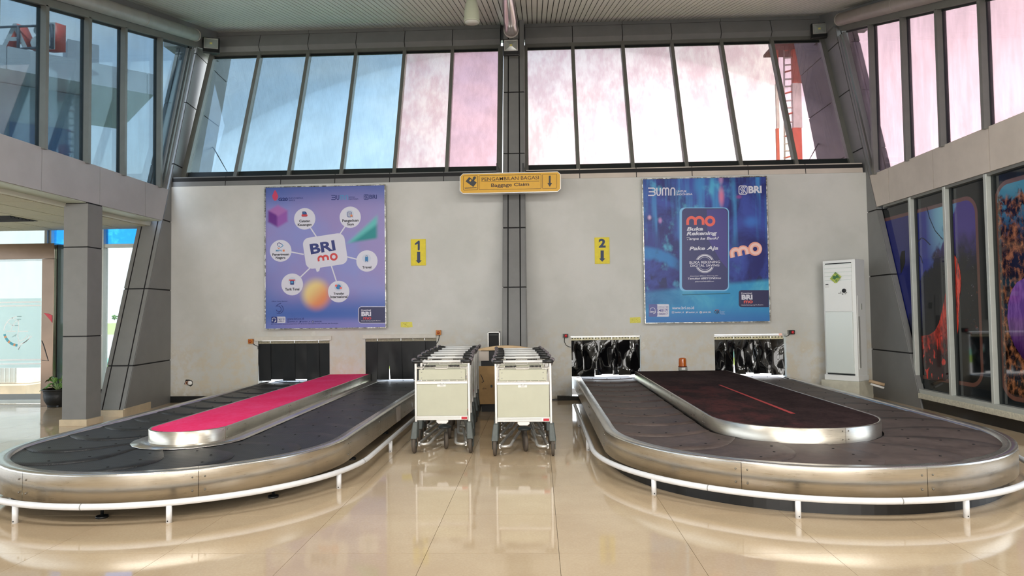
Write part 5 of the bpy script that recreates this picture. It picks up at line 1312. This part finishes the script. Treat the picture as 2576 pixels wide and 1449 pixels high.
# ------------------------------------------------------------------ small things on the wall
M_ypaper = mat('yellow_paper', rgb(226, 218, 108), .8, 0, .2, .08, 30); M_pm = mat('paper_mark', rgb(178, 160, 60), .8)
def note(label, pts, lines):
    c = onY(*pts[0], D); o_ = thing('paper_note', label, 'paper', (c.x, D, c.z))
    obj('sheet', MB().poly([onY(x, y, D-.003) for x, y in pts], .002), M_ypaper, o_); obj('pen_mark', (lambda mb: [stroke(mb, l, .7, D-.0036) for l in lines] and mb)(MB()), M_pm, o_)
note('crumpled yellow paper on the wall right of the left poster', [(1008, 810), (1036.5, 809.6), (1038, 823), (1026, 824), (1008, 823.4)], [[(1012, 812), (1022, 817), (1027, 823)], [(1024, 811), (1018, 818)]])
note('yellow paper scrap tucked under the lower left corner of the right poster', [(1584.5, 799), (1611, 797.5), (1612, 812), (1585, 813)], [[(1588, 804), (1592, 802), (1592, 808)], [(1600, 803), (1604, 806), (1601, 809)]])
t = thing('junction_box', 'small rusty wall box with white round cap, low on the white wall at left', 'junction box', tuple(onY(472, 962, D)))
q = lambda a, b_: (440+a/24.15, 930+b_/24.15)
obj('recess', MB().poly([onY(*q(*p), D-.004) for p in ((660, 605), (840, 605), (1010, 650), (1075, 730), (1065, 940), (950, 1020), (800, 950), (560, 885))], .004), M_boltd, t)
obj('rusty_frame', (lambda mb: stroke(mb, [q(620, 850), q(680, 720), (440+850/24.15, 930+690/24.15)], 1.6, D-.012, .008) and stroke(mb, [q(600, 870), q(760, 900)], 1.6, D-.012, .008))(MB()), mat('rust_cream', rgb(216, 180, 156), .6, 0, .3, .2, 60), t)
obj('rusty_core', MB().poly([onY(*q(*p), D-.008) for p in ((690, 740), (800, 740), (790, 850), (660, 860))], .004), mat('rust_brown', rgb(110, 62, 40), .8), t)
c = onY(478.5, 963.3, D); obj('round_cap', MB().lathe([(.040, 0), (.041, .012), (.034, .026), (0, .030)], (c.x, D-.001, c.z), 20, Matrix.Rotation(PI/2, 3, 'X')), mat('cap_white', rgb(250, 250, 248), .35), t)
a, b_ = onZ(1400, 1001, 0), onZ(1474, 1000, 0)
t = thing('floor_trunking', 'dark broken cable trunking lying on the floor beside the right carousel', 'trunking', (a.x, 12.2, 0))
xa, xb = onY(1402, 998, 12.25).x, onY(1474, 998, 12.25).x
obj('trunking', MB().hexa([Vector((x, y, z+(.015 if x == xa else 0)*z*20)) for x in (xa, xb) for y in (12.2, 12.3) for z in (.0, .06)]), mat('dirty_black', rgb(40, 38, 34), .6, 0, .3, .3, 20), t)
obj('torn_end', MB().hexa([Vector((x, y, z)) for x in (xa-.10, xa) for y in (12.22, 12.27) for z in (.0, .022)]), M_black, t)

# ------------------------------------------------------------------ floor-standing air conditioner on its plinth
M_acw = mat('ac_white', rgb(240, 242, 240), .35, 0, .5, .01, 3); M_acg = mat('ac_panel', rgb(222, 230, 226), .16, 0, .5)
PL_, PR_ = onY(2076, 955, 12.02), onY(2158.5, 960, 11.60)
zpl = (PL_.z+PR_.z)/2; ex = (PR_-PL_); ex.z = 0; W = ex.length; ex.normalize(); ey = Vector((-ex.y, ex.x, 0)); Dp = .36
zt = (onY(2065, 657, 12.02).z+onY(2144, 651, 11.60).z)/2; Hh = zt-zpl
Mpl = Matrix(((ex.x, ey.x, 0, PL_.x), (ex.y, ey.y, 0, PL_.y), (0, 0, 1, 0), (0, 0, 0, 1)))
cc = Mpl @ Vector((W/2, Dp/2, 0))
tp = thing('plinth_block', 'cream painted block under the floor air conditioner', 'plinth', tuple(cc))
obj('block', MB().box(-.05, W+.035, -.04, Dp+.10, 0, zpl, .004, Mpl), mat('cream_paint', rgb(206, 204, 188), .6, 0, .3, .08, 8, .15, 40), tp)
Mac = Mpl.copy(); Mac[2][3] = zpl
t = thing('floor_air_conditioner', 'tall white floor-standing air conditioner in the right corner', 'air conditioner', tuple(Mac @ Vector((W/2, Dp/2, 0))))
def acb(n, x0, x1, y0, y1, z0, z1, m, bev=0): return obj(n, MB().box(x0, x1, y0, y1, z0, z1, bev, Mac), m, t)
acb('cabinet', 0, W, .02, Dp, .04, Hh, M_acw, .012); acb('base_foot', -.012, W+.012, 0, Dp+.005, 0, .09, M_acw, .008)
acb('lower_panel', .035, W-.055, -.012, .03, .125, Hh*.565, M_acg, .006); acb('control_panel', .035, W-.055, -.012, .03, Hh*.573, Hh*.825, M_acw, .006)
acb('outlet_recess', .035, W-.055, .012, .03, Hh*.83, Hh*.965, M_acg); acb('outlet_slit', .05, W-.06, .008, .024, Hh*.968, Hh*.976, M_black)
for k in range(4): acb('louver', .035, W-.055, .002, .022, Hh*(.833+.033*k), Hh*(.861+.033*k), M_acw, .003)
acb('bottom_grille', .05, W-.05, -.004, .022, .098, .118, M_alu_dk)
acb('side_grille_frame', W-.004, W+.006, .06, .13, .20, Hh*.70, M_acw)
for k in range(3): acb('side_slot', W+.004, W+.009, .07+k*.02, .078+k*.02, .22, Hh*.53, M_alu)
acb('side_plate', W-.001, W+.005, .17, .22, Hh*.585, Hh*.635, M_alu_lt)
Rac = Mac.to_3x3()
kx, kz = W*.68, Hh*.742
def acc(n, x, z, r, m, th=.012):
    return obj(n, MB().lathe([(r, 0), (r, th*.7), (r*.86, th), (0, th)], (0, 0, 0), 20, Matrix.Rotation(PI/2, 3, 'X')), m, t)
for (x, z, r, m) in ((kx, kz, .036, M_black), (kx-.085, kz-.042, .008, M_alu), (kx-.055, kz-.038, .008, M_alu), (kx-.055, kz-.018, .006, M_alu), (kx-.025, kz-.055, .011, M_alu), (kx+.018, kz-.05, .008, M_alu), (kx+.04, kz-.034, .009, M_alu)):
    mb = MB(); c = Mac @ Vector((x, -.012, z)); mb.lathe([(r, 0), (r, .006), (r*.85, .009), (0, .010)], c, 18, Rac @ Matrix.Rotation(PI/2, 3, 'X')); obj('control_button' if r < .03 else 'display_dial', mb, m, t)
acb('energy_label', .052, .12, -.0135, -.012, Hh*.772, Hh*.800, M_white); acb('brand_mark', .062, .112, -.0145, -.0133, Hh*.797, Hh*.803, M_black)
c = Mac @ Vector((W*.44, -.016, Hh*.875))
t = thing('green_packet', 'small green foil packet stuck diagonally on the white air conditioner', 'packet', tuple(c))
q = lambda a, b_: (2080+a/16.1, 670+b_/16.1)
def pk():
    m, T, b = base('green_foil'); n = T.noise(T.pos(), 22, 5, .7); setc(T, b.inputs['Base Color'], T.mix(rgb(84, 130, 54), rgb(196, 206, 70), n.ss(.42, .6))); b.inputs['Roughness'].default_value = .3; return m
def onAC(p, off):
    d = ray(*q(*p)); n_ = -ey; p0 = Mac @ Vector((0, -.012-off, 0)); o_ = Vector((0, 0, EYE)); return o_+d*((p0-o_).dot(n_)/d.dot(n_))
obj('foil', MB().poly([onAC(p, .003) for p in ((345, 228), (590, 415), (415, 665), (330, 680), (130, 505))], .006, tuple(-ey)), pk(), t)
obj('printed_leaf', MB().poly([onAC(p, .010) for p in ((255, 385), (300, 370), (340, 420), (390, 330), (455, 370), (470, 420), (400, 470), (310, 545), (250, 490))], .001, tuple(-ey)), mat('packet_leaf', rgb(52, 112, 56), .4), t)
pa = onY(2207, 962, 11.5)
t = thing('pipe_stub', 'two short pipe ends sticking out behind the air conditioner plinth', 'pipe', tuple(pa))
obj('wrapped_pipe', MB().cyl(onY(2186, 958, 11.50), onY(2225, 968, 11.42), .026, 12), mat('tan_pipe', rgb(186, 160, 128), .7), t); obj('white_pipe', MB().cyl(onY(2190, 966, 11.48), onY(2224, 976, 11.40), .018, 12), M_white, t)

# ------------------------------------------------------------------ floodlights, pendant lamp, central pipe
M_led = mat('led_reflector', rgb(190, 196, 190), .18, .6); M_chip = mat('led_chip', rgb(206, 200, 120), .4)
def flood(label, px, py, Y, w_, rz, tilt):
    c = onY(px, py, Y); t = thing('floodlight', label, 'floodlight', tuple(c)); R_ = Matrix.Rotation(rz, 4, 'Z') @ Matrix.Rotation(tilt, 4, 'X')
    def o(n, mb, m, par=None):
        for v in mb.bm.verts: v.co = R_ @ v.co
        return obj(n, mb, m, par or t, local=True)
    h = w_*1.02
    o('housing', MB().box(-w_/2, w_/2, 0, .07, -h*.55, h*.45, .006), M_black)
    mb = MB(); a = w_*.38; z0, z1 = -h*.26, h*.34; zc_ = (z0+z1)/2
    for q in (((-a, z0), (a, z0)), ((a, z0), (a, z1)), ((a, z1), (-a, z1)), ((-a, z1), (-a, z0))):
        mb.quad((q[0][0], -.003, q[0][1]), (q[1][0], -.003, q[1][1]), (q[1][0]*.2, .0-.012, zc_+(q[1][1]-zc_)*.2), (q[0][0]*.2, -.012, zc_+(q[0][1]-zc_)*.2))
    o('reflector', mb, M_led); o('led_chip', MB().box(-a*.2, a*.2, -.014, -.010, zc_-a*.16, zc_+a*.16), M_chip)
    mb = MB(); b = .014
    for q in ((-a-b, -a, z0-b, z1+b), (a, a+b, z0-b, z1+b), (-a, a, z0-b, z0), (-a, a, z1, z1+b)): mb.box(q[0], q[1], -.014, 0, q[2], q[3])
    o('bezel', mb, M_tal)
    o('bracket', MB().box(-w_*.2, w_*.2, .07, .42, -.02, .02), M_black); o('cooling_fins', MB().box(-w_*.42, w_*.42, .07, .10, -h*.4, h*.3), M_black)
    o('cable', MB().tube([(.0, .06, h*.45), (.02, .08, h*.58), (.03, .16, h*.5), (.02, .24, h*.3)], .007, 6), M_black)
flood('black floodlight in the upper left corner of the back wall, turned right', 531, 111, 13.35, .31, .32, -.12)
flood('black floodlight on the middle column under the round pipe', 1285.5, 116, 12.75, .30, 0, 0)
flood('black floodlight in the upper right corner of the back wall', 2061, 74, 13.8, .295, -.10, -.05)
c = onY(1187, 50, 9.2); zb = onY(1187, 57, 9.2).z
t = thing('pendant_lamp', 'pale green bell-shaped pendant lamp hanging from the ceiling', 'lamp', (c.x, 9.2, zb))
M_shade = mat('pendant_shade', rgb(176, 180, 160), .3, 0, .5)
k = onY(1207, 50, 9.2).x-c.x
obj('lamp_shade', MB().lathe([(k*.90, zb+.004), (k*.97, zb), (k, zb+.02), (k*.99, zb+.08), (k*.93, zb+.16), (k*.80, zb+.24), (k*.60, zb+.31), (k*.36, zb+.355), (k*.2, zb+.37)], (c.x, 9.2, 0), 28), M_shade, t)
obj('lit_mouth_disc', MB().lathe([(0, zb+.0005), (k*.89, zb+.0005), (k*.89, zb+.0035), (0, zb+.0035)], (c.x, 9.2, 0), 28), mat('lit_inside_tone', rgb(214, 214, 206), .3), t)  # added pale disc stands in for the lit inside of the shade
obj('cord', MB().cyl((c.x, 9.2, zb+.36), (c.x, 9.2, zc(c.x, 9.2)+.02), .006, 6), M_black, t)
a = onY(1286, 78, 12.62); a2 = onY(1286, 62, 12.75)
pA = Vector((a.x, 12.60, a.z+.01)); pdir = Vector((.0, -1, -.262)).normalized(); b0 = onY(1278.5, -30, 10.6)
t = struct('trim_12', MB().tube([pA, Vector((a2.x, 12.15, onY(1284, 45, 12.15).z)), Vector((onY(1279, 0, 11.3).x, 11.3, onY(1279, 2, 11.3).z)), Vector((onY(1276, -30, 10.5).x, 10.5, onY(1277, -26, 10.5).z)), Vector((onY(1270, -150, 7.5).x, 7.5, onY(1270, -150, 7.5).z))], [.128, .124, .110, .10, .10], 22), mat('silver_pipe', rgb(206, 196, 200), .22, .85, .5, .06, 7))
obj('end_flange', MB().tube([pA+Vector((0, -.03, -.008)), pA+Vector((0, .01, 0))], .142, 24), M_tube, t)
obj('pipe_end', MB().tube([pA+Vector((0, .0, 0)), pA+Vector((0, .05, .012))], .12, 24), M_tube, t)

# ------------------------------------------------------------------ potted plant beside the square column
p = onZ(127, 1026, 0); c = Vector((p.x, p.y+.19, 0))
t = thing('potted_plant', 'variegated green plant in a ribbed black bowl pot by the glass entrance', 'plant', tuple(c))
M_pot = mat('black_pot', rgb(26, 28, 30), .45, 0, .5, .35, 18, .6, 30)
obj('pot', MB().lathe([(0, .0), (.145, 0), (.155, .012), (.150, .03), (.175, .045), (.215, .12), (.226, .20), (.222, .25), (.232, .265), (.228, .285), (.25, .30), (.256, .312), (.246, .318), (.225, .30), (.205, .285), (0, .28)], c, 32), M_pot, t)
for k in range(5):
    a = 2*PI*k/5+.3; obj('pot_foot', MB().box(c.x+.13*math.cos(a)-.03, c.x+.13*math.cos(a)+.03, c.y+.13*math.sin(a)-.03, c.y+.13*math.sin(a)+.03, 0, .04, .008), M_pot, t)
def leafmat():
    m, T, b = base('variegated_leaf'); u, v, _ = T.xyz(T.uv()); n = T.noise(T.scale(T.uv(), 1.2, 3, 1), 9, 4, .7)
    c_ = T.mix(rgb(58, 112, 36), rgb(206, 220, 140), n.ss(.48, .62)*(1.0-(u-.5).ab()*1.7).cl()); setc(T, b.inputs['Base Color'], c_); b.inputs['Roughness'].default_value = .35; return m
M_vl = leafmat()
rl = random.Random(5)
specs = [(2.9, .30, .22, .055), (3.6, .26, .10, .05), (.15, .30, .21, .06), (.9, .22, .12, .05), (5.6, .25, .16, .055), (4.4, .22, .16, .05), (1.9, .24, .22, .05), (2.3, .20, .12, .045), (1.3, .16, .30, .04), (5.0, .19, .26, .045), (3.2, .17, .27, .045)]
for az, ln, up_, wd in specs:
    d = Vector((math.cos(az), math.sin(az), 0)); sd = Vector((-d.y, d.x, 0)); b0 = c+Vector((0, 0, .30))+d*.02
    mid = lambda s_: b0+d*(ln*s_)+Vector((0, 0, up_*math.sin(min(1, s_*1.25)*PI*.62)-(.11*s_*s_)))
    st_ = .28
    obj('stem', MB().tube([c+Vector((0, 0, .27)), mid(.12), mid(st_)], .006, 6), mat('leaf_stem', rgb(150, 176, 110), .5), t)
    def fn(u, v):
        s_ = st_+(1-st_)*v; w_ = wd*(math.sin(PI*min(1, v*.96+.04))**.7)*(1-.25*v); o_ = (u-.5)*2
        return mid(s_)+sd*(o_*w_)+Vector((0, 0, -.014*o_*o_+.006))
    obj('leaf', MB().grid(fn, 4, 8, True, True), M_vl, t, fix=False)
obj('dry_leaf', MB().grid(lambda u, v: c+Vector((.23+.03*(u-.5), -.02+.02*v, .30-.14*v+.02*math.sin(3*u))), 3, 5), mat('dry_leaf', rgb(206, 196, 140), .6), t)
